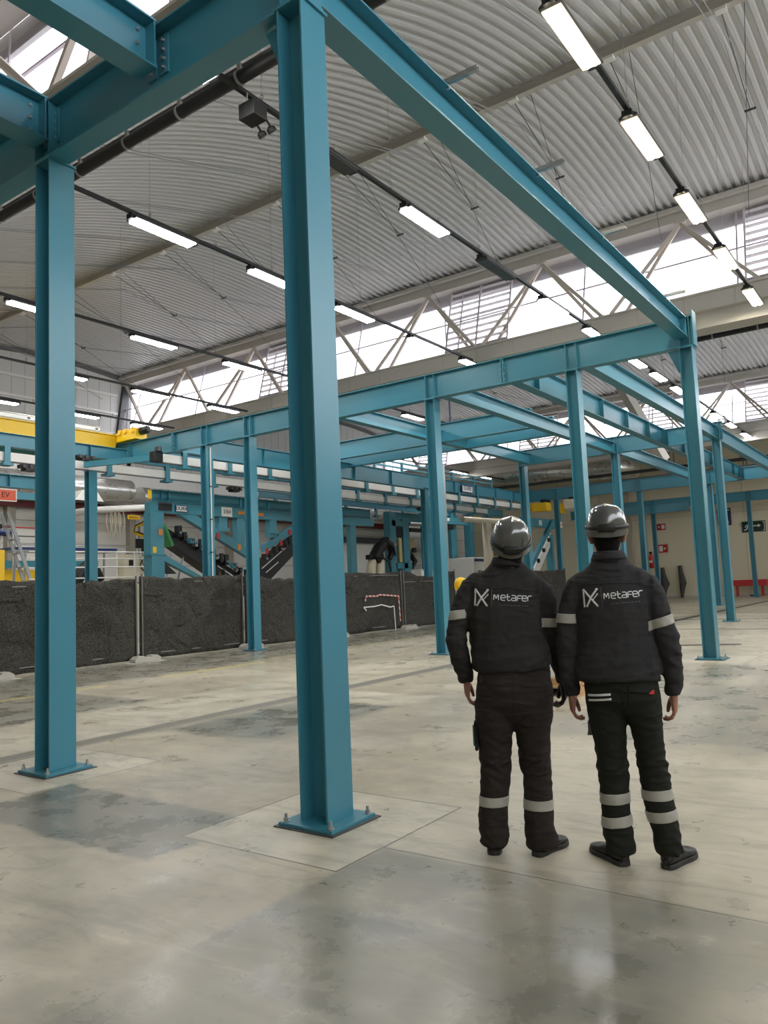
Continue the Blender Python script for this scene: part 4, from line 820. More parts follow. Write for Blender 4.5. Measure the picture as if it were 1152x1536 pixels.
for k, (x, w) in enumerate(((36.0, 1.1), (38.6, 0.7), (41.0, 0.5), (43.5, 0.5))):
    r = thing('machine_pillar', ('broad teal machine pillar behind the left-worker column', 'teal machine pillar beside the black cable drop', 'slim teal pillar above the left helmet', 'slim teal pillar right of the left helmet')[k], 'pillar', (x, 21.5, 0), 'teal machine pillars'); prt('post', MB().box((x-w/2, 21.4, 0), (x+w/2, 21.9, 6.0)), TEAL2, bevel=0.02); prt('head_plate', MB().box((x-w/2-0.1, 21.35, 5.7), (x+w/2+0.1, 21.95, 5.8)), TEAL2)
r = thing('teal_gantry', 'teal gantry beams stacked over the white machine', 'gantry', (38.5, 21.2, 4)); prt('beam', MB().box((35, 21.1, 6.0), (45, 21.4, 6.45)), TEAL2); prt('beam', MB().box((35, 21.1, 5.2), (40, 21.38, 5.6)), TEAL2); prt('black_bracket', MB().box((35.4, 20.7, 4.8), (37.4, 21.1, 5.1)), BLACK)
for x in (35.5, 38.0, 40.5, 43.0): prt('hanger', MB().box((x-0.08, 21.15, 5.6), (x+0.08, 21.35, 6.0)), TEAL2)
r = thing('black_cable_drop', 'bundle of black cables hanging behind the left helmet', 'cables', (41.6, 21.0, 0))
for dx in (0, 0.16, 0.3): prt('cable', MB().tube([(41.9+dx, 21, 0), (41.9+dx, 21, 3.2), (42.0+dx, 21.1, 5.6)], 0.06, 8), BLACK)
r = thing('cream_duct', 'cream round duct above the white machine', 'duct', (37, 18, 5)); prt('duct', MB().tube([(33.8, 18.0, 5.05), (40.5, 18.0, 5.15)], 0.16, 12), CREAM, smooth=True); prt('drop', MB().box((36.4, 17.9, 0), (37.0, 18.2, 5.0)), CREAM)

# ------------------------------------------------------------------ ducts
def duct(pts, rad, label, seam=1.4, clip=None):
    r = thing('air_duct', label, 'duct', tuple((Vector(pts[0])+Vector(pts[-1]))/2-Vector((0,0,rad))), 'silver air ducts')
    prt('duct', MB().tube(pts, rad, 24), FOIL, r, smooth=True)
    a, b_ = Vector(pts[0]), Vector(pts[1]); d = (b_-a).normalized(); L = (b_-a).length; t = seam
    while t < L:
        c_x = (a+d*t).x
        prt('seam_ring', MB().tube([a+d*(t-0.02), a+d*(t+0.02)], rad+0.012, 24), GALV, r, smooth=True); c = a+d*t
        if c.y > 20 and abs(d.x) > 0.9: prt('wall_bracket', MB().box((c.x-0.05, c.y, c.z-0.03), (c.x+0.05, 24.99, c.z+0.03)), STEEL, r)
        t += seam*2
    return r
duct([(4.0, 23.6, 5.85), (15.9, 23.6, 5.85)], 0.46, 'silver duct along the left gable wall ending behind the portal machine')
duct([(16.4, 23.6, 5.66), (37.5, 23.6, 5.66)], 0.42, 'wrinkled silver duct along the gable wall right of the big column')
duct([(43.6, 24.7, 9.1), (43.6, 13.6, 8.35), (43.6, 12.7, 8.3), (44.3, 12.2, 8.3), (45.4, 12.1, 8.3)], 0.72, 'huge silver duct under the far roof with an elbow at its end', 1.6)
r = thing('conduit_bundle', 'row of pale conduits lying above the dark red rail', 'conduits', (12, 24.4, 5.38))
for z in (5.46, 5.56, 5.66): prt('conduit', MB().tube([(4, 24.5, z-0.02), (17, 24.5, z-0.02)], 0.03, 6), WHITE)
r = thing('flood_light', 'white trapezoid flood light under the silver duct beside the far teal column', 'flood light', (13.0, 22.3, 5.2)); prt('housing', MB().prism([(12.4, 5.12), (13.6, 5.12), (13.3, 5.5), (12.7, 5.5)], (0, 22.0, 0), (1,0,0), (0,0,1), (0, 0.5, 0)), WHITE); prt('glass', MB().box((12.5, 22.02, 5.09), (13.5, 22.48, 5.12)), BLACK); prt('arm', MB().tube([(13.0, 22.4, 5.48), (13.0, 23.5, 5.40)], 0.03, 6), STEEL)
# dark service runs below the far gutter
for i, (z, rad, x, lab) in enumerate(((7.7, 0.10, 42.4, 'dark pipe under the far gutter, upper one'), (7.35, 0.08, 43.0, 'dark pipe under the far gutter, lower one'), (7.0, 0.07, 44.0, 'pale pipe before the cream wall top'))):
    r = thing('service_pipe', lab, 'pipe', (x, 6, z), 'service pipes below the far gutter'); prt('pipe', MB().tube([(x, -2, z), (x, 24, z)], rad, 10), (DARK, STEEL, WHITE)[i], smooth=True)
    for y in (1, 5, 9): prt('hanger', MB().box((x-0.03, y-0.03, z), (x+0.03, y+0.03, 9.9)), STEEL)

# ------------------------------------------------------------------ left work area
r = thing('work_table', 'long table with dark blue top behind the left column', 'table', (10.6, 20.0, 0)); prt('tabletop', MB().box((8.75, 19.6, 3.10), (12.45, 20.4, 3.18)), BLUEP, bevel=0.01); prt('frame', MB().box((8.8, 19.65, 3.04), (12.4, 20.35, 3.10)), GALV)
for x in (9.2, 10.9, 12.0):
    for y in (19.7, 20.3): prt('leg', MB().bar((x, y, 3.05), (x-0.12, y, 0), 0.05, 0.05), GALV)
prt('rail', MB().tube([(8.8, 19.7, 3.26), (13.0, 19.7, 3.26)], 0.02, 6), GALV)
r = thing('ladder', 'leaning aluminium platform ladder at the far left edge', 'ladder', (8.7, 19.3, 0))
for y in (19.1, 19.5): prt('stile', MB().bar((8.3, y, 4.2), (9.75, y, 0.0), 0.04, 0.10), GALV)
for k in range(9): t = 0.1+k*0.1; prt('tread', MB().box((8.3+1.45*t-0.10, 19.1, 4.2-4.2*t), (8.3+1.45*t+0.10, 19.5, 4.2-4.2*t+0.03)), GALV)
prt('brace', MB().bar((9.6, 19.1, 2.6), (9.0, 19.1, 1.6), 0.04, 0.06), GALV)
r = thing('scaffold_tower', 'light tube scaffold with red top rail and blue roll behind the left column', 'scaffold', (9.7, 20.8, 0))
for x in (9.0, 9.4, 10.6): prt('upright', MB().tube([(x, 20.8, 0), (x, 20.8, 3.92)], 0.025, 8), WHITE)
prt('top_rail', MB().tube([(8.85, 20.8, 3.90), (10.7, 20.8, 3.90)], 0.022, 8), REDP); prt('mid_rail', MB().tube([(8.85, 20.8, 3.62), (10.7, 20.8, 3.62)], 0.02, 8), DARK)
prt('clamp', MB().box((8.85, 20.72, 3.84), (9.0, 20.88, 3.98)), BLACK)
solo(MB().tube([(8.62, 20.68, 3.71), (9.25, 20.68, 3.71)], 0.09, 12), 'blue_roll', BLUEP, 'dark blue roll lying on the scaffold rail at the far left', 'roll', smooth=True)
r = thing('guard_railing', 'white tube guard railing in front of the portal machine', 'railing', (12.0, 19.0, 0))
for z in (2.15, 2.50, 2.78, 3.0): prt('rail', MB().tube([(8.9, 19.0, z), (13.6, 19.0, z+0.03)], 0.022, 8), WHITE)
for x in (9.3, 10.2, 11.1, 12.0, 12.7, 13.2, 13.6): prt('post', MB().tube([(x, 19.0, 0), (x, 19.0, 3.03)], 0.026, 8), WHITE)
r = thing('yellow_barrier', 'yellow barrier panel low behind the fence at the left', 'barrier', (9.3, 21.6, 0)); prt('panel', MB().box((7.6, 21.55, 1.6), (10.7, 21.65, 2.55)), YELLOW); prt('teal_top', MB().box((7.6, 21.5, 2.62), (13.0, 21.6, 2.86)), TEAL2)
for x in (7.7, 10.6): prt('leg', MB().box((x-0.06, 21.55, 0), (x+0.06, 21.65, 1.6)), YELLOW)
r = thing('bollard', 'yellow post at the very left edge behind the fence', 'bollard', (5.2, 14.0, 0)); prt('post', MB().box((5.05, 13.9, 0), (5.385, 14.1, 2.69)), YELLOW, bevel=0.01); prt('foot_plate', MB().box((4.95, 13.8, 0), (5.48, 14.2, 0.02)), YELLOW)
r = thing('barrier_post', 'slim post with a rounded yellow cap showing at the left worker\'s left shoulder', 'post', (6.39, 2.57, 0)); prt('post', MB().lathe((6.39, 2.57, 0), [(0.022, 0), (0.022, 1.40)], 12), DARK, smooth=True); prt('cap', MB().lathe((6.39, 2.57, 1.38), [(0.05, 0), (0.095, 0.02), (0.105, 0.08), (0.098, 0.14), (0.07, 0.19), (0.02, 0.21)], 18), YELLOW, smooth=True); prt('foot_plate', MB().box((6.32, 2.50, 0), (6.46, 2.64, 0.012)), DARK)
r = thing('monitor', 'black monitor turned away beside the yellow arm', 'monitor', (13.65, 19.8, 3.05)); prt('screen', MB().box((13.35, 19.75, 3.22), (13.92, 19.82, 3.56)), BLACK, bevel=0.01); prt('stand', MB().box((13.6, 19.76, 3.03), (13.68, 19.82, 3.24)), BLACK)
r = thing('monitor', 'small black monitor against the portal leg', 'monitor', (14.1, 19.8, 3.0)); prt('screen', MB().box((13.95, 19.75, 3.08), (14.3, 19.82, 3.32)), BLACK, bevel=0.01); prt('stand', MB().box((14.08, 19.76, 2.95), (14.14, 19.82, 3.1)), BLACK)
r = thing('control_station', 'cream control station with black handwheel below the monitors', 'control station', (13.6, 20.0, 0)); prt('cabinet', MB().box((12.9, 19.85, 0), (14.2, 20.3, 3.0)), CREAM); 
prt('handwheel', MB().tube([(13.75+0.2*cos(k*pi/8), 19.8, 2.62+0.2*sin(k*pi/8)) for k in range(17)], 0.02, 6), BLACK); prt('switch', MB().box((13.1, 19.8, 2.6), (13.25, 19.85, 2.8)), BLACK); prt('hose', MB().tube([(13.5, 19.78, 2.9), (13.75, 19.76, 2.5), (14.0, 19.78, 2.3), (13.9, 19.78, 1.8)], 0.018, 6), BLACK)
r = thing('cable_boom', 'yellow bent cable arm with black hose left of the portal leg', 'arm', (13.9, 20.2, 3.4)); prt('arm', MB().tube([(14.35, 20.2, 4.35), (13.65, 20.2, 4.02), (13.58, 20.2, 3.85), (13.68, 20.2, 3.78), (14.15, 20.2, 3.66)], 0.055, 10), YELLOW, smooth=True); prt('hose', MB().tube([(14.35, 20.14, 4.42), (13.6, 20.14, 4.06), (13.52, 20.14, 3.84), (13.7, 20.14, 3.84), (14.15, 20.14, 3.70), (14.2, 20.14, 3.4), (14.2, 20.14, 3.0)], 0.025, 8), BLACK, smooth=True); prt('yellow_bracket', MB().box((14.3, 20.1, 5.1), (14.5, 20.3, 5.45)), YELLOW)
r = thing('warning_strip', 'yellow warning strip above the yellow cable arm', 'sign', (13.7, 20.4, 4.3)); prt('strip', MB().box((13.46, 20.38, 4.32), (13.98, 20.4, 4.47)), YELLOW); prt('post', MB().box((13.94, 20.4, 0), (14.0, 20.46, 4.47)), GALV)
for k in range(9): prt('dark_mark', MB().box((13.52+k*0.045, 20.375, 4.37), (13.55+k*0.045, 20.38, 4.42)), DKRED)
r = thing('cable_loops', 'pale cable loops hanging on the wall left of the yellow arm', 'cables', (13.2, 23.9, 3))
prt('bracket', MB().box((15.2, 24.3, 5.31), (16.3, 24.55, 5.37)), STEEL)
for k in range(4): prt('loop', MB().tube([(15.4+k*0.18, 24.4, 5.36), (15.3+k*0.2, 24.3, 4.6), (15.45+k*0.2, 24.3, 4.0), (15.6+k*0.2, 24.3, 4.6), (15.6+k*0.18, 24.4, 5.36)], 0.025, 6), CREAM)
r = thing('air_pipe', 'pale round pipe reaching to the portal machine top', 'pipe', (14.5, 22.6, 5)); prt('pipe', MB().tube([(13.5, 24.98, 4.85), (13.6, 23.0, 4.88), (15.9, 21.2, 5.0)], 0.13, 12), WHITE, smooth=True); prt('end_cone', MB().tube([(15.7, 21.35, 5.0), (16.1, 21.05, 5.05)], [0.2, 0.04], 10), BLACK)
r = thing('tool_bag', 'black sack on the railing left of the control station', 'sack', (11.1, 19.3, 2.1)); m = MB(); m.tube([(10.7, 19.3, 2.0), (10.8, 19.3, 2.3), (11.05, 19.3, 2.62), (11.4, 19.3, 2.35), (11.6, 19.3, 2.1)], [0.16, 0.22, 0.16, 0.2, 0.14], 10); prt('sack', m, BLACK, smooth=True); prt('shelf', MB().box((10.5, 19.1, 1.8), (11.8, 19.5, 1.84)), GALV); prt('shelf_leg', MB().box((10.6, 19.2, 0), (10.66, 19.26, 1.8)), GALV); prt('shelf_leg', MB().box((11.6, 19.2, 0), (11.66, 19.26, 1.8)), GALV)

# ------------------------------------------------------------------ far cream wall: signs, extinguisher, bench, nets
def wall_sign(name, y0, y1, z0, z1, m_, label): 
    r = thing(name, label, 'sign', (47.48, (y0+y1)/2, z0)); MB().box((47.46, y0, z0), (47.49, y1, z1)).build('plate', m_, r); return r
def wpanel(y0, y1, z0, z1, m_, r, name, x=47.455): return MB().box((x, y0, z0), (x+0.006, y1, z1)).build(name, m_, r)
r = wall_sign('fire_sign', 10.75, 11.30, 4.38, 4.80, REDP, 'small red fire sign, upper of two on the cream wall'); wpanel(10.80, 11.0, 4.46, 4.72, WHITE, r, 'white_figure'); MB().prism([(0, -0.07), (0.12, 0), (0, 0.07)], (47.455, 11.2, 4.59), (0,-1,0), (0,0,1), (-0.006, 0, 0)).build('arrow', WHITE, r)
r = wall_sign('fire_sign', 10.72, 11.30, 2.92, 3.44, REDP, 'red and white fire sign, lower of two on the cream wall'); wpanel(11.02, 11.25, 3.0, 3.36, WHITE, r, 'white_figure'); MB().prism([(0, -0.09), (0.15, 0), (0, 0.09)], (47.455, 10.95, 3.18), (0,-1,0), (0,0,1), (-0.006, 0, 0)).build('arrow', WHITE, r)
r = wall_sign('exit_sign', 4.86, 6.18, 3.86, 4.52, SIGNG, 'dark emergency exit sign with running figure behind the slim column')
f = MB(); Pm = lambda a, b_: (47.452, 6.12-a, 3.9+b_)
f.lathe(Pm(0.36, 0.49), [(0.055, 0), (0.055, 0.006)], 12, axis=(-1,0,0))
for a, b_, w in (((0.33,0.42),(0.25,0.25),0.09), ((0.25,0.25),(0.36,0.14),0.06), ((0.36,0.14),(0.30,0.03),0.055), ((0.25,0.25),(0.17,0.11),0.06), ((0.17,0.11),(0.05,0.10),0.055), ((0.32,0.40),(0.45,0.36),0.045), ((0.30,0.41),(0.18,0.36),0.045), ((0.18,0.36),(0.12,0.26),0.045)): f.bar(Pm(*a), Pm(*b_), 0.006, w, up=(0,0.3,1))
f.build('running_figure', WHITE, r)
f = MB(); f.bar(Pm(0.52, 0.33), Pm(0.85, 0.33), 0.006, 0.06); f.prism([(0, -0.10), (0.16, 0), (0, 0.10)], (47.452, 5.27, 4.23), (0,-1,0), (0,0,1), (-0.006, 0, 0)); f.build('arrow', WHITE, r)
f = MB(); f.box((47.450, 4.90, 3.92), (47.456, 4.94, 4.46)); f.box((47.450, 4.90, 4.42), (47.456, 5.02, 4.46)); f.box((47.450, 4.90, 3.92), (47.456, 5.02, 3.96)); f.build('door_frame_mark', WHITE, r)
r = wall_sign('blue_sign', 6.75, 7.55, 4.38, 5.45, NAVY, 'tall navy blue sign with white arrow head beside the corner columns'); MB().prism([(0, 0), (0.22, 0.10), (0.20, -0.06)], (47.455, 7.12, 4.53), (0,-1,0), (0,0,1), (-0.006, 0, 0)).build('arrow', WHITE, r); wpanel(6.82, 7.3, 5.3, 5.36, WHITE, r, 'text_line')
r = thing('fire_extinguisher', 'red fire extinguisher hanging low on the cream wall left of the fire signs', 'fire extinguisher', (47.3, 11.9, 1.9)); prt('cylinder', MB().lathe((47.3, 11.75, 1.95), [(0.12, 0), (0.15, 0.04), (0.15, 0.75), (0.08, 0.92), (0.04, 0.95)], 14), REDP, smooth=True); prt('valve', MB().box((47.26, 11.68, 2.88), (47.34, 11.86, 3.02)), BLACK); prt('wall_bracket', MB().box((47.4, 11.65, 2.3), (47.5, 11.85, 2.5)), DARK); prt('label_plate', MB().box((47.14, 11.65, 2.3), (47.16, 11.85, 2.45)), WHITE)
r = thing('red_bench', 'long low red bench on thin legs against the cream wall', 'bench', (46.9, 5.9, 0)); prt('seat', MB().box((46.5, 4.9, 0.62), (47.0, 6.75, 0.98)), REDP, bevel=0.02)
for y in (5.2, 6.6):
    for x in (46.55, 46.95): prt('leg', MB().box((x-0.03, y-0.03, 0), (x+0.03, y+0.03, 0.62)), REDP)
r = thing('red_machine', 'red machine frame at the right edge beside the red bench', 'frame', (46.8, 4.1, 0)); prt('top', MB().box((46.4, 3.4, 0.75), (47.0, 4.6, 1.02)), REDP); prt('panel', MB().prism([(0.0, 0.05), (0.9, 0.05), (0.7, 0.75), (0.15, 0.75)], (46.5, 4.45, 0), (0,-1,0), (0,0,1), (0.2, 0, 0)), REDP); prt('foot', MB().box((46.4, 3.5, 0), (47.0, 4.5, 0.06)), REDP); prt('cut_out', MB().box((46.48, 3.75, 0.3), (46.5, 4.15, 0.6)), WALLC)
solo(MB().box((46.5, 5.4, 0), (46.8, 5.9, 0.08)), 'floor_mat', BLACK, 'small black tray on the floor under the red bench', 'tray')
for k, (y, h, lab) in enumerate(((11.05, 1.95, 'rolled dark net leaning on the cream wall beside the right worker\'s arm'), (9.95, 2.02, 'rolled dark net standing alone against the cream wall'))):
    m = MB(); m.tube([(47.2, y, 0.0), (47.15, y-0.05, h*0.3), (47.2, y-0.10, h*0.45), (47.3, y+0.02, h*0.8), (47.32, y+0.05, h)], [0.08, 0.17, 0.22 if k else 0.28, 0.15, 0.12], 10); solo(m, 'rolled_net', mat('rolled_net_grey', (0.055, 0.05, 0.042), 0.9, var=0.3, vscale=14, bump=0.6, bscale=40), lab, 'rolled net', 'rolled nets at the wall', smooth=True)
r = thing('leaning_grid', 'pale framed wire panel leaning on the wall at the right edge', 'panel', (47.4, 4.2, 1.8)); 
for a, b_ in (((47.42, 4.55, 1.7), (47.42, 4.55, 2.9)), ((47.42, 3.6, 1.7), (47.42, 3.6, 2.9)), ((47.42, 3.6, 2.9), (47.42, 4.55, 2.9)), ((47.42, 3.6, 1.7), (47.42, 4.55, 1.7))): prt('frame_bar', MB().tube([a, b_], 0.02, 6), STEEL)
r = thing('wall_pilaster', 'beige concrete pilaster of the cream wall behind the far columns', 'pilaster', (47.4, 12.6, 0)); prt('shaft', MB().box((47.2, 12.9, 0), (47.5, 13.5, 9.5)), mat('taupe_pilaster', (0.42, 0.37, 0.29), 0.7))
r = thing('wall_pilaster', 'beige concrete pilaster of the cream wall behind the corner column', 'pilaster', (47.4, 7.2, 0)); prt('shaft', MB().box((47.35, 7.0, 0), (47.5, 7.35, 9.5)), mat('taupe_pilaster', (0.42, 0.37, 0.29), 0.7))
# stack of boards on a pallet seen between the workers
r = thing('wooden_pallet', 'wooden pallet on the floor between the two workers', 'pallet', (6.35, 0.95, 0))
for y in (0.5, 0.95, 1.4): prt('bearer', MB().box((5.5, y-0.05, 0.0), (7.3, y+0.05, 0.10)), WOOD)
for k in range(7): prt('deck_board', MB().box((5.5+k*0.27, 0.45, 0.10), (5.5+k*0.27+0.20, 1.45, 0.122)), WOOD)
for k, (z, mm, lab) in enumerate(((0.122, WOOD, 'lowest wooden board stack on the pallet'), (0.21, WHITE, 'white wrapped sheets on the pallet'), (0.34, mat('blue_white_wrap', (0.55, 0.62, 0.75), 0.3), 'shiny pale blue wrapped bundle on top of the pallet'))):
    solo(MB().box((5.6+k*0.05, 0.52+k*0.04, z), (7.2-k*0.08, 1.38-k*0.03, z+(0.088, 0.13, 0.10)[k])), 'board_stack', mm, lab, 'board stack', 'stacks on the pallet', bevel=0.008)
#@@PEOPLE
# ------------------------------------------------------------------ people (seen from behind)
SKIN = mat('skin', (0.30, 0.13, 0.085), 0.5, var=0.08, vscale=20)
HAIR = mat('black_hair', (0.004, 0.0035, 0.0035), 0.75, var=0.3, vscale=90, bump=0.8, bscale=220, spec=0.2)
def cloth(name, col, scale=900, rough=0.85):
    m = mat(name, col, rough, var=0.25, vscale=7, bump=0.35, bscale=scale, spec=0.25)
    n, l = nodes(m); fine = [k for k in n if k.type == 'BUMP'][0]; b = n['Principled BSDF']; tc = [k for k in n if k.type == 'TEX_COORD'][0]
    prev = fine.outputs[0]
    for sc, st_, ds in (((5, 5, 17), 0.9, 0.028), ((14, 9, 9), 0.6, 0.010)):      # soft creases, mostly across the limb
        mp = n.new('ShaderNodeMapping'); mp.inputs['Scale'].default_value = sc; l.new(tc.outputs['Object'], mp.inputs[0])
        nz = n.new('ShaderNodeTexNoise'); nz.noise_type = 'RIDGED_MULTIFRACTAL'; nz.inputs['Scale'].default_value = 1.0; nz.inputs['Detail'].default_value = 2.5; nz.inputs['Distortion'].default_value = 0.6; l.new(mp.outputs[0], nz.inputs['Vector'])
        k = n.new('ShaderNodeBump'); k.inputs['Strength'].default_value = st_; k.inputs['Distance'].default_value = ds; l.new(nz.outputs['Fac'], k.inputs['Height']); l.new(prev, k.inputs['Normal']); prev = k.outputs[0]
    l.new(prev, b.inputs['Normal']); return m
JACK_L = cloth('charcoal_jacket_fabric', (0.027, 0.026, 0.026)); JACK_R = cloth('graphite_jacket_fabric', (0.030, 0.029, 0.031))
PANT_L = cloth('brown_grey_trouser_fabric', (0.024, 0.019, 0.017)); PANT_R = cloth('olive_black_trouser_fabric', (0.014, 0.015, 0.011))
REFL = mat('reflective_tape', (0.36, 0.35, 0.31), 0.42, var=0.10, vscale=12, bump=0.2, bscale=400)
PRINT = mat('white_print', (0.62, 0.62, 0.62), 0.6)
PRINTG = mat('faint_grey_print', (0.12, 0.12, 0.12), 0.7)
HELM = mat('grey_helmet_shell', (0.075, 0.079, 0.075), 0.16, var=0.04, coat=0.6)
SHOE = mat('black_work_shoe', (0.008, 0.008, 0.008), 0.45, var=0.2, vscale=30, bump=0.3, bscale=150)
SOLE = mat('dark_shoe_sole', (0.02, 0.019, 0.018), 0.6)
GLOVE = mat('black_work_glove', (0.010, 0.010, 0.012), 0.8, bump=0.4, bscale=300)
GLOVET = mat('grey_glove_tip', (0.13, 0.12, 0.105), 0.7)
STITCH = mat('dark_seam', (0.010, 0.010, 0.011), 0.9)
SHIRT = cloth('pale_grey_shirt_fabric', (0.33, 0.33, 0.33))

def loft(mb, rings, n=24):
    """closed body of elliptical rings (cx, cy, cz, rx, ry[, slope of z along x])"""
    rows = []
    for r in rings:
        cx, cy, cz, rx, ry = r[:5]; sl = r[5] if len(r) > 5 else 0; pw = 0.88
        row = []
        for j in range(n):
            t = 2*pi*j/n; c, s = cos(t), sin(t)
            x = rx*math.copysign(abs(c)**pw, c); y = ry*math.copysign(abs(s)**pw, s)
            row.append((cx+x, cy+y, cz+sl*x))
        rows.append(row)
    k = len(mb.v); mb.grid(rows, closed=True)
    m = len(rows); mb.f.append(tuple(k+j for j in reversed(range(n)))); mb.f.append(tuple(k+(m-1)*n+j for j in range(n)))
def ball(mb, c, rx, ry, rz, n=14):
    c = Vector(c); rows = [[(c.x+rx*sin(a)*cos(2*pi*j/n), c.y+ry*sin(a)*sin(2*pi*j/n), c.z+rz*cos(a)) for j in range(n)] for a in [pi*(i+0.04)/(8.08-0.0)*1.0 for i in range(9)]]
    rows = [[(c.x+rx*sin(a)*cos(2*pi*j/n), c.y+ry*sin(a)*sin(2*pi*j/n), c.z+rz*cos(a)) for j in range(n)] for a in [0.05+(pi-0.1)*i/9 for i in range(10)]]
    k = len(mb.v); mb.grid(rows, closed=True); mb.f.append(tuple(k+j for j in range(n))); mb.f.append(tuple(k+9*n+j for j in reversed(range(n))))
def union(mb, voxel, smooth=6, factor=0.5):
    """all the overlapping closed volumes fused into one continuous surface"""
    me = bpy.data.meshes.new('tmp'); me.from_pydata(mb.v, [], mb.f); me.update()
    bm = bmesh.new(); bm.from_mesh(me); bmesh.ops.recalc_face_normals(bm, faces=bm.faces); bm.to_mesh(me); bm.free()
    o = bpy.data.objects.new('tmp', me); COL.objects.link(o)
    r = o.modifiers.new('r', 'REMESH'); r.mode = 'VOXEL'; r.voxel_size = voxel; r.use_smooth_shade = True
    s = o.modifiers.new('s', 'SMOOTH'); s.iterations = smooth; s.factor = factor
    bpy.context.view_layer.update()
    out = bpy.data.meshes.new_from_object(o.evaluated_get(bpy.context.evaluated_depsgraph_get()))
    bpy.data.objects.remove(o); bpy.data.meshes.remove(me)
    return out
def folds(me, fn):
    ns = [v.normal.copy() for v in me.vertices]
    for v, n in zip(me.vertices, ns): v.co += n*fn(v.co)
    me.update()
def ridge(p):                       # sharp-crested fold pattern
    return (1-2.2*abs(noise.noise(p)))*0.5
def link(name, me, material, parent, smooth=True):
    me.name = name; me.materials.clear(); me.materials.append(material)
    for p in me.polygons: p.use_smooth = smooth
    o = bpy.data.objects.new(name, me); COL.objects.link(o); o.parent = parent; OFF[o.name] = Vector((0,0,0)); return o
def slice_band(me, lo, hi, slope, keep, off, name, material, parent, axis=(0,0,1)):
    """a strip of the garment between two cutting planes, lifted off the cloth"""
    bm = bmesh.new(); bm.from_mesh(me)
    nrm = Vector((-slope, 0, 1)).normalized()
    for z, clear_out in ((lo, False), (hi, True)):
        bmesh.ops.bisect_plane(bm, geom=bm.verts[:]+bm.edges[:]+bm.faces[:], plane_co=(keep[0], 0, z), plane_no=nrm, clear_outer=clear_out, clear_inner=not clear_out)
    bmesh.ops.delete(bm, geom=[v for v in bm.verts if not (keep[1] < v.co.x < keep[2])], context='VERTS')
    bm.normal_update()
    for v in bm.verts: v.co += v.normal*off
    m2 = bpy.data.meshes.new(name); bm.to_mesh(m2); bm.free()
    o = link(name, m2, material, parent); so = o.modifiers.new('tape', 'SOLIDIFY'); so.thickness = 0.003; so.offset = 0
    return o
class Skinner:
    """lays flat pieces (prints, pockets, seams) onto the back of a garment"""
    def __init__(s, me):
        s.t = BVHTree.FromPolygons([v.co for v in me.vertices], [tuple(p.vertices) for p in me.polygons])
    def at(s, x, z, off):
        h = s.t.ray_cast(Vector((x, -1.2, z)), Vector((0, 1, 0)))
        if h[0] is None: return None
        return h[0] + Vector((0, -off, 0))
    def ribbon(s, mb, pts, w, off=0.003, step=0.006):
        P = []
        for a, b in zip(pts[:-1], pts[1:]):
            a, b = Vector(a), Vector(b); k = max(1, int((b-a).length/step)); P += [a.lerp(b, i/k) for i in range(k)]
        P.append(Vector(pts[-1])); rows = []
        for i, p in enumerate(P):
            d = (P[min(i+1, len(P)-1)]-P[max(i-1, 0)]).normalized(); nn = Vector((-d.y, d.x))
            q = [s.at(*(p+nn*w*k), off) for k in (-0.5, 0, 0.5)]
            if any(x is None for x in q):
                continue
            rows.append(q)
        if len(rows) > 1: mb.grid(rows)
    def quad(s, mb, c, off=0.004, nu=14, nv=10):
        rows = []
        for i in range(nv+1):
            row = []
            for j in range(nu+1):
                u, v = j/nu, i/nv
                x = (c[0][0]*(1-u)+c[1][0]*u)*(1-v)+(c[3][0]*(1-u)+c[2][0]*u)*v; z = (c[0][1]*(1-u)+c[1][1]*u)*(1-v)+(c[3][1]*(1-u)+c[2][1]*u)*v
                p = s.at(x, z, off)
                if p is None: p = row[-1] if row else Vector((x, 0, z))
                row.append(p)
            rows.append(row)
        mb.grid(rows)
def flat(mb, name, material, parent, th=0.003):
    me = bpy.data.meshes.new(name); me.from_pydata(mb.v, [], mb.f); me.update()
    o = link(name, me, material, parent); so = o.modifiers.new('thickness', 'SOLIDIFY'); so.thickness = th; so.offset = 0
    return o

GLYPH = {  # square-shouldered letters in a unit box, as strokes
 'M': ([[(0,0),(0.02,0.9),(0.10,1),(0.20,0.95),(0.5,0.3),(0.8,0.95),(0.9,1),(0.98,0.9),(1,0)]], 1.25),
 'e': ([[(0.02,0.5),(0.9,0.5),(0.92,0.78),(0.75,1),(0.2,1),(0,0.8),(0,0.2),(0.2,0),(0.9,0)]], 0.95),
 't': ([[(0.25,1.25),(0.25,0.22),(0.42,0),(0.85,0)],[(0.0,0.72),(0.8,0.72)]], 0.9),
 'a': ([[(0.08,1),(0.72,1),(0.92,0.8),(0.92,0),(0.2,0),(0,0.14),(0,0.34),(0.2,0.48),(0.9,0.48)]], 0.98),
 'F': ([[(0.05,-0.05),(0.05,0.78),(0.25,1),(0.95,1)],[(0.05,0.48),(0.8,0.48)]], 0.9),
 'r': ([[(0.05,0),(0.05,0.72),(0.28,1),(0.85,1)]], 0.85)}
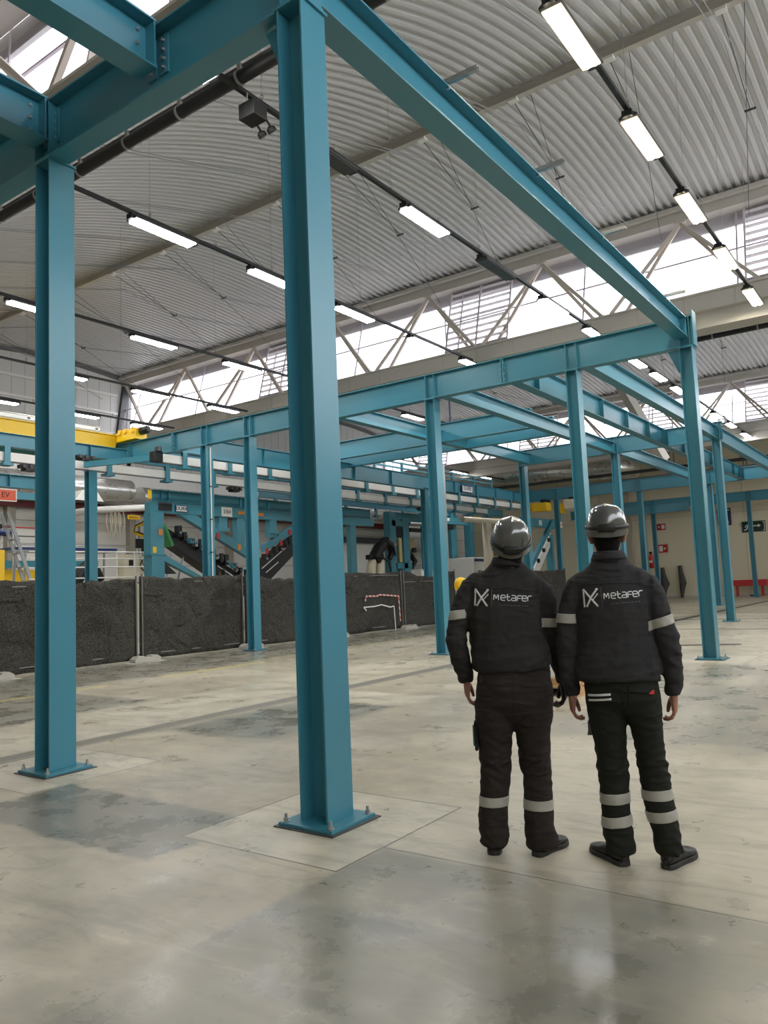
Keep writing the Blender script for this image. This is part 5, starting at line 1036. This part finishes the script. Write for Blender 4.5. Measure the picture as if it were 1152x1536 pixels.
def back_print(sk, x0, z0, x1, z1, hgt, parent):
    """emblem, bar, word and faint line of small print, from (x0,z0) to (x1,z1)"""
    d = Vector((x1-x0, z1-z0)); L = d.length; d.normalize(); nn = Vector((-d.y, d.x))
    T = lambda u, v: tuple(Vector((x0, z0))+d*u+nn*v)
    mb = MB(); h = hgt; e = h*1.15; w = e*0.13
    for st, ww in (([(0.06,-0.5),(0.06,0.5)],1.1), ([(0.06,0.5),(0.92,-0.5)],1.25), ([(0.98,0.5),(0.52,0.02),(0.40,-0.18),(0.20,-0.5)],1.2), ([(0.98,0.22),(0.66,-0.10)],0.7), ([(0.86,0.5),(0.86,0.36)],0.5)):
        sk.ribbon(mb, [T(a*e*0.86, b*e) for a, b in st], w*ww*0.66, 0.0035)
    flat(mb, 'emblem_print', PRINT, parent, 0.001)
    mb = MB(); sk.ribbon(mb, [T(e*1.03, -0.62*h), T(e*1.03, 0.62*h)], 0.0022, 0.003); flat(mb, 'divider_print', PRINTG, parent, 0.001)
    mb = MB(); u = e*1.16; txt = 'MetaFer'; lh = h*0.345; tot = sum(GLYPH[c][1] for c in txt); k = (L-u)/tot
    for c in txt:
        st, adv = GLYPH[c]
        for s_ in st: sk.ribbon(mb, [T(u+a*k*0.86, -0.13*h+b*lh) for a, b in s_], lh*0.19, 0.0035, 0.004)
        u += adv*k
    flat(mb, 'word_print', PRINT, parent, 0.001)
    mb = MB(); u = e*1.5; rnd = random.Random(3)
    while u < L*0.93:
        b = rnd.uniform(0.004, 0.010); sk.ribbon(mb, [T(u, -0.46*h), T(u+b, -0.46*h)], 0.004, 0.003); u += b+rnd.uniform(0.004, 0.009)
    flat(mb, 'small_print', PRINTG, parent, 0.001)

def hand(mb, W, side, r=1.0, curl=1.0, d=Vector((0, 0.10, -1))):
    """relaxed hand hanging from wrist W; side=-1 left, +1 right; palm faces the thigh, thumb forward. Returns finger-tip chains."""
    d = d.normalized(); pn = Vector((-side, 0.15, 0)).normalized(); s = pn.cross(d)*(1 if pn.cross(d).y > 0 else -1); s.normalize()
    W = Vector(W); tips = []
    rows = []
    for t, hw, ht in ((-0.04, 0.026, 0.022), (0.0, 0.026, 0.020), (0.03, 0.034, 0.019), (0.065, 0.040, 0.017), (0.088, 0.040, 0.014)):
        c = W+d*t; rows.append([c+s*cos(2*pi*j/14)*hw*r+pn*sin(2*pi*j/14)*ht*r for j in range(14)])
    k = len(mb.v); mb.grid(rows, closed=True); mb.f.append(tuple(k+j for j in range(14))); mb.f.append(tuple(k+4*14+j for j in reversed(range(14))))
    for off, ln, rad, cu in ((0.030, 0.072, 0.0098, 0.75), (0.010, 0.080, 0.0102, 0.95), (-0.011, 0.075, 0.0098, 1.1), (-0.031, 0.060, 0.0086, 1.25)):
        p = W+d*0.075+s*off*r; pts = [p]; a = 0.12
        for seg, f in ((0.0, 0.25), (0.35, 0.42), (0.75, 0.33), (0.65, 0.25)):
            a += seg*cu*curl; dd = d*cos(a)+pn*sin(a)+s*off*0.9; p = p+dd.normalized()*ln*f*1.05; pts.append(p)
        mb.tube(pts, [rad*r*1.05, rad*r*1.06, rad*r, rad*r*0.93, rad*r*0.74], 10); tips.append((pts, rad*r))
    p = W+d*0.012+s*0.018+pn*0.006; pts = [p, p+d*0.030+s*0.018+pn*0.016, p+d*0.062+s*0.022+pn*0.028, p+d*0.092+s*0.016+pn*0.034]
    mb.tube(pts, [0.016*r, 0.0145*r, 0.012*r, 0.0085*r], 10); tips.append((pts, 0.012*r))
    return tips

def shoe(root, heel, ang, name='shoe'):
    """low work shoe: heel point on the floor, pointing along angle ang from straight ahead (positive = to the right)"""
    f = Vector((sin(ang), cos(ang), 0)); s = Vector((cos(ang), -sin(ang), 0)); H = Vector((heel[0], heel[1], 0))
    prof = [(-0.012, 0.020, 0.055), (-0.004, 0.034, 0.095), (0.03, 0.040, 0.112), (0.075, 0.041, 0.108), (0.12, 0.043, 0.088), (0.17, 0.050, 0.068), (0.215, 0.051, 0.060), (0.25, 0.044, 0.053), (0.275, 0.030, 0.044), (0.286, 0.012, 0.034)]
    rows = []
    for t, hw, top in prof:
        c = H+f*t; row = []
        for j in range(16):
            a = 2*pi*j/16; x = hw*math.copysign(abs(cos(a))**0.75, cos(a)); z = 0.018+(top-0.018)*(0.5+0.5*math.copysign(abs(sin(a))**0.8, sin(a)))
            if z > 0.06: x *= 1-(z-0.06)*2.0
            row.append(c+s*x+Vector((0,0,z)))
        rows.append(row)
    mb = MB(); mb.grid(rows, closed=True); k = 0; mb.f.append(tuple(range(16))); mb.f.append(tuple(9*16+j for j in reversed(range(16))))
    me = bpy.data.meshes.new(name); me.from_pydata(mb.v, [], mb.f); me.update()
    o = link(name, me, SHOE, root); sub = o.modifiers.new('sub', 'SUBSURF'); sub.levels = 2; sub.render_levels = 2
    outl = [(-0.018,0.0),(-0.012,0.026),(0.005,0.037),(0.04,0.042),(0.09,0.041),(0.14,0.046),(0.19,0.054),(0.225,0.053),(0.26,0.044),(0.285,0.026),(0.293,0.0)]
    poly = [(a, b) for a, b in outl]+[(a, -b) for a, b in outl[-2:0:-1]]
    m = MB(); m.prism(poly, H, f, s, (0, 0, 0.027)); so = m.v; me = bpy.data.meshes.new('sole'); me.from_pydata(m.v, [], m.f); me.update()
    so = link('sole', me, SOLE, o, False)
    bm = bmesh.new(); bm.from_mesh(me); bmesh.ops.recalc_face_normals(bm, faces=bm.faces); bm.to_mesh(me); bm.free()
    be = so.modifiers.new('bevel', 'BEVEL'); be.width = 0.005; be.segments = 2
    l = MB()
    for t in (0.10, 0.125, 0.15): z = 0.112-(t-0.075)*0.52; l.tube([H+f*t+s*0.025+Vector((0,0,z-0.006)), H+f*t+Vector((0,0,z+0.004)), H+f*t-s*0.025+Vector((0,0,z-0.006))], 0.003, 6)
    for e in (-1, 1): l.tube([H+f*0.10+Vector((0,0,0.105)), H+f*0.10+s*e*0.03+Vector((0,0,0.118)), H+f*0.09+s*e*0.045+Vector((0,0,0.10))], 0.0022, 6)
    me = bpy.data.meshes.new('laces'); me.from_pydata(l.v, [], l.f); me.update(); link('laces', me, DARK, o)
    return o

def helmet(root, c, back, roll, turn=0.0):
    """smooth safety helmet: centre of the rim c, tilted backwards by back, rolled by roll"""
    Mx = Matrix.Translation(c) @ Matrix.Rotation(turn, 4, 'Z') @ Matrix.Rotation(back, 4, 'X') @ Matrix.Rotation(roll, 4, 'Y')
    W_, D_, Hh = 0.112, 0.138, 0.138
    rows = []; n = 40
    for i in range(20):
        if i == 0: sc, z = 0.975, -0.026
        elif i == 1: sc, z = 1.008, -0.028
        elif i == 2: sc, z = 1.016, -0.022
        elif i == 3: sc, z = 1.006, -0.012
        else:
            a = (i-3.6)/15.42*pi/2; sc = cos(a)**0.62 if cos(a) > 0 else 0.0; z = Hh*sin(a)
            sc = max(sc, 0.02)
        row = []
        for j in range(n):
            t = 2*pi*j/n; x = W_*sc*cos(t); y = D_*sc*sin(t)
            if i < 3 and sin(t) > 0: y *= 1+0.16*sin(t)**2; 
            zz = z
            if i > 5: zz += 0.006*exp(-(x/0.018)**2)*min(1, (i-5)/4)      # raised ridge along the crown
            if i < 4: zz -= 0.016*max(0, -sin(t))**2                       # lower at the nape
            row.append(Mx @ Vector((x, y, zz)))
        rows.append(row)
    mb = MB(); mb.grid(rows, closed=True); mb.f.append(tuple(19*n+j for j in range(n)))
    me = bpy.data.meshes.new('helmet_shell'); me.from_pydata(mb.v, [], mb.f); me.update()
    bm = bmesh.new(); bm.from_mesh(me); bmesh.ops.recalc_face_normals(bm, faces=bm.faces); bm.to_mesh(me); bm.free()
    o = link('helmet', me, HELM, root); so = o.modifiers.new('shell', 'SOLIDIFY'); so.thickness = 0.004; so.offset = -1; sb = o.modifiers.new('sub', 'SUBSURF'); sb.levels = 1; sb.render_levels = 1
    b = MB(); rows = []
    for hz, ex in ((0.006, 0.002), (0.007, 0.006), (0.030, 0.006), (0.031, 0.002)):
        rows.append([Mx @ Vector(((W_*(1.0 if hz < 0.02 else 0.985)+ex)*cos(2*pi*j/n), (D_*(1.0 if hz < 0.02 else 0.985)+ex)*sin(2*pi*j/n), hz-0.010*max(0, -sin(2*pi*j/n))**2)) for j in range(n)])
    b.grid(rows, closed=True); me = bpy.data.meshes.new('headlamp_strap'); me.from_pydata(b.v, [], b.f); me.update(); link('headlamp_strap', me, BLACK, o)
    cl = MB(); rows = []
    for hz, ex in ((-0.012, 0.0), (-0.012, 0.012), (-0.004, 0.016), (0.024, 0.016), (0.032, 0.011), (0.032, 0.0)):
        rows.append([Mx @ Vector(((W_+ex)*cos(t), (D_+ex)*sin(t), hz)) for t in [-pi/2+(k-6)*0.062 for k in range(13)]])
    cl.grid(rows); me = bpy.data.meshes.new('rear_buckle'); me.from_pydata(cl.v, [], cl.f); me.update(); q = link('rear_buckle', me, BLACK, o); s2 = q.modifiers.new('t', 'SOLIDIFY'); s2.thickness = 0.004
    return o

def person(P, label, group):
    root = thing('person', label, 'person', (P['G'][0], P['G'][1], P.get('z', 0.0)), group); root.rotation_euler = (0, 0, radians(P['yaw']-90)); OFF[root.name] = Vector((0,0,0))
    # ---- the body, one continuous skin from crown to ankle
    b = MB(); hx, hy, hz = P['head']          # centre of the skull
    ball(b, (hx, hy, hz), 0.078, 0.096, 0.115); loft(b, [(hx, hy+0.03, hz-0.13, 0.035, 0.04), (hx, hy+0.028, hz-0.115, 0.055, 0.062), (hx, hy+0.022, hz-0.06, 0.070, 0.080), (hx, hy+0.01, hz, 0.076, 0.09)])
    b.tube([(hx, hy+0.105, hz+0.012), (hx, hy+0.118, hz-0.02), (hx, hy+0.128, hz-0.045), (hx, hy+0.112, hz-0.058)], [0.010, 0.013, 0.016, 0.012], 8)                       # nose
    for e in (-1, 1):
        ball(b, (hx+e*0.033, hy+0.100, hz-0.004), 0.015, 0.012, 0.010); ball(b, (hx+e*0.038, hy+0.088, hz-0.04), 0.02, 0.015, 0.016)
        loft(b, [(hx+e*0.083, hy-0.012, hz-0.052, 0.007, 0.012), (hx+e*0.088, hy-0.014, hz-0.03, 0.012, 0.018), (hx+e*0.092, hy-0.016, hz-0.005, 0.013, 0.022), (hx+e*0.088, hy-0.014, hz+0.012, 0.008, 0.015)], 12)   # ears
    b.tube([(hx-0.022, hy+0.104, hz-0.082), (hx, hy+0.112, hz-0.080), (hx+0.022, hy+0.104, hz-0.082)], [0.006, 0.009, 0.006], 8)        # lips
    nx, ny = P['neck']; loft(b, [(nx, ny, P['collar']-0.10, 0.075, 0.07), (nx, ny, P['collar']-0.02, 0.058, 0.060), (hx, hy-0.01, hz-0.10, 0.055, 0.062), (hx, hy-0.005, hz-0.05, 0.058, 0.07)])
    T = P['torso']; loft(b, [(c, y, z, rx-0.035, max(0.05, ry-0.03)) for c, y, z, rx, ry in T])
    loft(b, [(c, y, z, rx-0.03, max(0.05, ry-0.03)) for c, y, z, rx, ry in P['hips']])
    for leg in P['legs']: b.tube([(x, y, z) for x, y, z, r in leg], [max(0.036, r-0.025) for x, y, z, r in leg], 14)
    tips = []
    for side, arm in zip((-1, 1), P['arms']):
        b.tube([(x, y, z) for x, y, z, r in arm], [max(0.024, r-0.018) for x, y, z, r in arm], 12)
        tips.append(hand(b, arm[-1][:3], side, 1.0, P.get('curl', (1, 1))[0 if side < 0 else 1]))
    body = union(b, P.get('voxel', 0.0048), 3, 0.4); link('body', body, SKIN, root)
    # ---- hair at the nape and over the skull
    h = MB(); ball(h, (hx, hy-0.012, hz+0.012), 0.083, 0.096, 0.112); loft(h, [(hx, hy-0.040, hz-0.135, 0.050, 0.030), (hx, hy-0.045, hz-0.098, 0.056, 0.034), (hx, hy-0.040, hz-0.06, 0.068, 0.050), (hx, hy-0.03, hz-0.01, 0.078, 0.07)])
    hm = union(h, 0.007, 3); folds(hm, lambda p: 0.0025*noise.noise(p*90)); 
    bm = bmesh.new(); bm.from_mesh(hm); bmesh.ops.delete(bm, geom=[v for v in bm.verts if v.co.y > hy+0.055+(v.co.z-hz)*0.3 or (abs(v.co.x-hx) > 0.076 and v.co.z < hz-0.0 and v.co.y > hy-0.012)], context='VERTS'); bm.to_mesh(hm); bm.free()
    link('hair', hm, HAIR, root)
    # ---- jacket
    j = MB(); loft(j, T, 36)
    for arm in P['arms']: j.tube([(x, y, z) for x, y, z, r in arm], [r for x, y, z, r in arm], 18)
    for side, arm in zip((-1, 1), P['arms']):
        a0 = arm[0]; ball(j, (a0[0]-side*0.03, a0[1], a0[2]-0.005), 0.085, 0.082, 0.075)
    jm = union(j, P.get('jvox', 0.0085), 5, 0.5); zh = T[0][2]; sd = P['seed']
    ax = [(a[2][0], a[2][2]) for a in P['arms']]
    def jf(p):
        d = 0.0; hem = max(0, 1-(p.z-zh)/0.24); inner = min(abs(p.x-P['cx']), 0.3)
        arm_w = 1.0 if (p.x < P['cx']-0.205 or p.x > P['cx']+0.20) else 0.0
        d += 0.034*hem**0.8*ridge(Vector((p.x*4.2+sd, p.y*4, p.z*15+0.9*sin(p.x*7+sd))))*(1-arm_w)
        d += 0.015*arm_w*ridge(Vector((p.x*5, p.y*8+sd, p.z*16+p.x*10)))*(1.3 if p.z < 1.2 else 0.7)
        d += 0.010*noise.noise(Vector((p.x*7+sd, p.y*5, p.z*5.0)))*(1-arm_w)
        d += 0.010*ridge(Vector((p.x*11+sd, p.y*6, p.z*4-p.x*5)))*(1-hem)*(1-arm_w*0.6)
        d += 0.0018*noise.noise(p*38)
        if p.z < zh+0.035: d += 0.010*sin(min(1, (zh+0.035-p.z)/0.035)*pi)*(1-arm_w)
        return d
    folds(jm, jf); jo = link('jacket', jm, P['jmat'], root); sk = Skinner(jm)
    # collar: a standing band folded over at the top
    cz = P['collar']; c = MB(); rows = []
    for dz, ex in ((-0.035, 0.020), (-0.012, 0.012), (0.012, 0.004), (0.022, 0.002), (0.020, 0.010), (0.0, 0.018), (-0.022, 0.027)):
        rows.append([(nx+(0.066+ex)*cos(2*pi*k/28), ny+0.006+(0.070+ex)*sin(2*pi*k/28), cz+dz+P.get('ctilt', 0)*cos(2*pi*k/28)*0.06-0.012*max(0, sin(2*pi*k/28))) for k in range(28)])
    c.grid(rows, closed=True); me = bpy.data.meshes.new('collar'); me.from_pydata(c.v, [], c.f); me.update(); co = link('collar', me, P['jmat'], jo); so = co.modifiers.new('t', 'SOLIDIFY'); so.thickness = 0.004
    # ---- trousers
    t = MB(); loft(t, P['hips'], 30)
    for leg in P['legs']:
        t.tube([(x, y, z) for x, y, z, r in leg], [r for x, y, z, r in leg], 20)
    tm = union(t, P.get('jvox', 0.0085), 5, 0.5); kz = P['knee']
    def tf(p):
        kn = exp(-((p.z-kz)/0.10)**2); an = max(0, 1-(p.z-0.04)/0.20); seat = exp(-((p.z-0.74)/0.05)**2)
        d = (0.017*kn+0.027*an+0.006)*ridge(Vector((p.x*5+sd, p.y*5, p.z*(19 if p.z > 0.3 else 15)+1.3*sin(p.x*14+p.y*9+sd))))
        d += 0.008*seat*ridge(Vector((p.x*4, p.y*5, p.z*22+abs(p.x-P['cx'])*14)))
        d += 0.004*noise.noise(Vector((p.x*9, p.y*9+sd, p.z*5))); d += 0.0015*noise.noise(p*40)
        return d
    folds(tm, tf); to = link('trousers', tm, P['pmat'], root); st = Skinner(tm)
    for (x, y, a) in P['feet']: shoe(root, (x, y), a)
    return root, jo, jm, sk, to, tm, st, tips

def sleeves(jo, jm, spec):
    for (z0, z1, slope, x0, x1) in spec: slice_band(jm, z0, z1, slope, ((x0+x1)/2, x0, x1), 0.0035, 'reflective_armband', REFL, jo)
def ankles(to, tm, spec):
    for (z0, z1, slope, x0, x1) in spec: slice_band(tm, z0, z1, slope, ((x0+x1)/2, x0, x1), 0.0035, 'reflective_leg_band', REFL, to)

# right worker
PR = dict(G=(0.104, -2.046), yaw=18.35, cx=-0.065, head=(-0.075, 0.075, 1.735), neck=(-0.073, 0.045), collar=1.615, seed=3.1, knee=0.50, jmat=JACK_R, pmat=PANT_R,
  torso=[(-0.066, 0.06, 0.955, 0.198, 0.135), (-0.066, 0.055, 0.985, 0.222, 0.155), (-0.065, 0.05, 1.05, 0.219, 0.152), (-0.064, 0.05, 1.16, 0.200, 0.140), (-0.070, 0.045, 1.30, 0.196, 0.138), (-0.070, 0.045, 1.40, 0.196, 0.130), (-0.068, 0.05, 1.48, 0.185, 0.110), (-0.070, 0.05, 1.535, 0.148, 0.090), (-0.072, 0.048, 1.58, 0.100, 0.076), (-0.073, 0.045, 1.62, 0.070, 0.068)],
  arms=[[(-0.235, 0.045, 1.470, 0.066), (-0.278, 0.035, 1.38, 0.062), (-0.310, 0.025, 1.28, 0.053), (-0.318, 0.025, 1.17, 0.056), (-0.322, 0.045, 1.05, 0.050), (-0.320, 0.065, 0.95, 0.046), (-0.318, 0.08, 0.885, 0.042), (-0.318, 0.083, 0.868, 0.037)],
        [(0.100, 0.045, 1.470, 0.066), (0.140, 0.035, 1.38, 0.064), (0.166, 0.025, 1.28, 0.060), (0.193, 0.025, 1.17, 0.058), (0.205, 0.045, 1.05, 0.052), (0.208, 0.065, 0.95, 0.047), (0.208, 0.08, 0.885, 0.043), (0.208, 0.083, 0.868, 0.038)]],
  hips=[(-0.050, 0.05, 0.765, 0.06, 0.05), (-0.050, 0.04, 0.80, 0.150, 0.100), (-0.052, 0.035, 0.86, 0.194, 0.135), (-0.056, 0.045, 0.93, 0.190, 0.135), (-0.058, 0.05, 1.00, 0.180, 0.125)],
  legs=[[(-0.142, 0.04, 0.87, 0.104), (-0.140, 0.042, 0.80, 0.101), (-0.134, 0.05, 0.71, 0.091), (-0.128, 0.065, 0.573, 0.080), (-0.126, 0.06, 0.44, 0.075), (-0.128, 0.05, 0.33, 0.073), (-0.124, 0.045, 0.22, 0.075), (-0.119, 0.04, 0.125, 0.072), (-0.116, 0.045, 0.062, 0.068)],
        [(0.038, 0.04, 0.87, 0.104), (0.044, 0.042, 0.80, 0.100), (0.058, 0.05, 0.71, 0.082), (0.070, 0.065, 0.573, 0.072), (0.084, 0.06, 0.446, 0.073), (0.089, 0.05, 0.35, 0.073), (0.103, 0.045, 0.25, 0.074), (0.121, 0.04, 0.15, 0.064), (0.128, 0.045, 0.075, 0.064)]],
  feet=[(-0.098, 0.012, -0.62), (0.108, 0.005, 0.52)])
root, jo, jm, sk, to, tm, st, tips = person(PR, 'person with level grey helmet, dark jacket and olive-black trousers with double reflective leg bands', 'two workers in matching jackets')
helmet(root, Vector((-0.074, 0.078, 1.757)), radians(3), radians(1))
back_print(sk, -0.218, 1.392, 0.090, 1.404, 0.082, jo)
sleeves(jo, jm, [(1.262, 1.312, -0.06, -0.40, -0.262), (1.235, 1.285, 0.30, 0.098, 0.28)])
ankles(to, tm, [(0.315, 0.368, 0.05, -0.24, -0.03), (0.200, 0.252, 0.10, -0.24, -0.03), (0.343, 0.394, 0.05, -0.01, 0.24), (0.238, 0.290, 0.10, 0.0, 0.24)])
m = MB(); sk.ribbon(m, [(-0.225, 1.462), (-0.07, 1.466), (0.088, 1.458)], 0.004, 0.002); sk.ribbon(m, [(-0.10, 1.50), (0.0, 1.503)], 0.003, 0.002); flat(m, 'yoke_seam', STITCH, jo, 0.002)
m = MB(); st.quad(m, [(-0.232, 0.895), (-0.108, 0.902), (-0.108, 0.926), (-0.232, 0.930)], 0.004); flat(m, 'pocket_flap', PANT_R, to)
m = MB(); st.quad(m, [(-0.226, 0.877), (-0.108, 0.888), (-0.108, 0.899), (-0.226, 0.889)], 0.006); st.quad(m, [(-0.224, 0.852), (-0.106, 0.865), (-0.106, 0.876), (-0.224, 0.863)], 0.006); flat(m, 'white_pocket_stripes', PRINT, to, 0.002)
m = MB(); st.quad(m, [(-0.018, 0.905), (0.108, 0.895), (0.108, 0.930), (-0.018, 0.940)], 0.006); flat(m, 'pocket_flap', PANT_R, to, 0.006)
m = MB(); st.quad(m, [(0.078, 0.892), (0.106, 0.888), (0.108, 0.910), (0.096, 0.908)], 0.010, 4, 4); flat(m, 'red_tag', REDP, to, 0.002)
m = MB()
for pts in ([(-0.05, 0.95), (-0.046, 0.86), (-0.043, 0.78)], [(-0.018, 0.90), (-0.014, 0.79), (0.10, 0.775)], [(-0.20, 0.70), (-0.19, 0.52), (-0.155, 0.525)], [(-0.19, 0.475), (-0.13, 0.478), (-0.06, 0.472)], [(0.02, 0.475), (0.08, 0.474), (0.15, 0.480)]): st.ribbon(m, pts, 0.004, 0.002)
flat(m, 'trouser_seam', STITCH, to, 0.002)
m = MB(); m.box((-0.240, 0.03, 0.685), (-0.208, 0.09, 0.735)); m.prism([(0, 0), (0.035, 0), (0.03, 0.03), (0.006, 0.03)], (-0.246, 0.035, 0.660), (1,0,0), (0,0,1), (0, 0.04, 0)); me = bpy.data.meshes.new('tool_loop'); me.from_pydata(m.v, [], m.f); link('tool_loop', me, DARK, to, False)

# left worker
PL = dict(G=(-0.044, -1.391), yaw=26.98, cx=0.03, head=(0.062, 0.045, 1.700), neck=(0.040, 0.045), collar=1.610, seed=8.4, knee=0.50, jmat=JACK_L, pmat=PANT_L, ctilt=-0.10,
  torso=[(0.035, 0.06, 1.005, 0.190, 0.135), (0.034, 0.055, 1.035, 0.215, 0.158), (0.030, 0.05, 1.09, 0.216, 0.155), (0.022, 0.05, 1.17, 0.212, 0.148), (0.008, 0.045, 1.31, 0.206, 0.140), (0.012, 0.045, 1.40, 0.205, 0.132), (0.030, 0.05, 1.475, 0.198, 0.112), (0.034, 0.05, 1.53, 0.162, 0.090), (0.037, 0.048, 1.578, 0.108, 0.076), (0.039, 0.045, 1.615, 0.074, 0.068)],
  arms=[[(-0.160, 0.045, 1.482, 0.066), (-0.208, 0.035, 1.40, 0.062), (-0.250, 0.02, 1.31, 0.054), (-0.272, 0.015, 1.18, 0.057), (-0.258, 0.05, 1.08, 0.050), (-0.240, 0.09, 1.00, 0.045), (-0.230, 0.115, 0.955, 0.042), (-0.228, 0.12, 0.938, 0.037)],
        [(0.220, 0.045, 1.445, 0.066), (0.248, 0.05, 1.37, 0.060), (0.258, 0.06, 1.26, 0.050), (0.272, 0.085, 1.15, 0.050), (0.300, 0.13, 1.04, 0.046), (0.318, 0.16, 0.96, 0.043), (0.324, 0.17, 0.925, 0.040), (0.325, 0.172, 0.91, 0.036)]],
  hips=[(0.030, 0.055, 0.70, 0.06, 0.05), (0.032, 0.045, 0.745, 0.150, 0.100), (0.037, 0.035, 0.82, 0.214, 0.142), (0.040, 0.035, 0.90, 0.212, 0.150), (0.044, 0.05, 1.00, 0.200, 0.140), (0.044, 0.05, 1.05, 0.18, 0.125)],
  legs=[[(-0.072, 0.038, 0.83, 0.115), (-0.074, 0.042, 0.76, 0.112), (-0.078, 0.05, 0.69, 0.104), (-0.085, 0.065, 0.547, 0.085), (-0.092, 0.06, 0.406, 0.083), (-0.107, 0.05, 0.29, 0.077), (-0.119, 0.045, 0.18, 0.079), (-0.114, 0.04, 0.113, 0.074), (-0.112, 0.045, 0.055, 0.072)],
        [(0.136, 0.038, 0.83, 0.115), (0.133, 0.042, 0.76, 0.112), (0.131, 0.05, 0.69, 0.100), (0.132, 0.065, 0.546, 0.086), (0.140, 0.06, 0.406, 0.080), (0.136, 0.05, 0.27, 0.077), (0.135, 0.045, 0.17, 0.085), (0.142, 0.04, 0.10, 0.082), (0.146, 0.045, 0.045, 0.078)]],
  feet=[(-0.119, 0.012, 0.06), (0.112, -0.005, 0.62)], curl=(0.8, 1.0))
root, jo, jm, sk, to, tm, st, tips = person(PL, 'person looking up with tilted-back grey helmet, dark jacket and brown-grey trousers with single leg bands', 'two workers in matching jackets')
helmet(root, Vector((0.068, 0.055, 1.722)), radians(27), radians(4))
back_print(sk, -0.154, 1.418, 0.166, 1.394, 0.082, jo)
sleeves(jo, jm, [(1.295, 1.345, 0.12, -0.34, -0.205), (1.233, 1.283, -0.06, 0.208, 0.34)])
ankles(to, tm, [(0.262, 0.314, 0.0, -0.24, 0.012), (0.243, 0.296, -0.02, 0.03, 0.25)])
m = MB(); sk.ribbon(m, [(-0.19, 1.455), (0.03, 1.462), (0.21, 1.432)], 0.004, 0.002); flat(m, 'yoke_seam', STITCH, jo, 0.002)
m = MB()
for pts in ([(0.035, 1.0), (0.03, 0.88), (0.028, 0.72)], [(-0.15, 0.94), (0.03, 0.93)], [(0.09, 0.935), (0.20, 0.925)], [(-0.15, 0.48), (-0.09, 0.482), (-0.02, 0.478)], [(0.07, 0.48), (0.14, 0.482), (0.205, 0.478)], [(-0.16, 0.72), (-0.15, 0.56)]): st.ribbon(m, pts, 0.004, 0.002)
flat(m, 'trouser_seam', STITCH, to, 0.002)
m = MB(); st.quad(m, [(0.075, 0.925), (0.19, 0.915), (0.19, 0.929), (0.075, 0.939)], 0.004); flat(m, 'pocket_welt', PANT_L, to)
m = MB(); m.box((-0.195, 0.01, 0.56), (-0.176, 0.10, 0.72)); me = bpy.data.meshes.new('cargo_pocket'); me.from_pydata(m.v, [], m.f); q = link('cargo_pocket', me, PANT_L, to, False); be = q.modifiers.new('b', 'BEVEL'); be.width = 0.006
m = MB(); m.box((-0.204, 0.03, 0.585), (-0.196, 0.055, 0.70)); me = bpy.data.meshes.new('teal_pen'); me.from_pydata(m.v, [], m.f); link('teal_pen', me, TEAL2, to, False)
m = MB(); m.box((-0.145, -0.135, 0.955), (-0.132, -0.118, 0.995)); me = bpy.data.meshes.new('belt_loop'); me.from_pydata(m.v, [], m.f); link('belt_loop', me, PANT_L, to, False)
# work glove on his right hand: the same hand one size up, with grey finger tips
g = MB(); tps = hand(g, PL['arms'][1][-1][:3], 1, 1.22, 1.0); gm = union(g, 0.005, 3); go = link('work_glove', gm, GLOVE, root)
for pts, r in tps[:4]:
    k = MB(); k.tube([pts[2].lerp(pts[3], 0.5), pts[3], pts[4]+(pts[4]-pts[3])*0.12], [r*1.16, r*1.14, r*0.9], 10); me = bpy.data.meshes.new('fingertip'); me.from_pydata(k.v, [], k.f); link('fingertip', me, GLOVET, go)

# a third person far behind the fence
PT = dict(PR); PT.update(G=(13.15, 15.0), z=0.40, yaw=70, jmat=SHIRT, pmat=mat('blue_work_trousers', (0.03, 0.04, 0.07), 0.8), voxel=0.012, jvox=0.02, seed=5.0)
platform_top = 0.40
root = person(PT, 'person with dark hair and pale grey shirt just visible over the fence, beside the machine', None)[0]
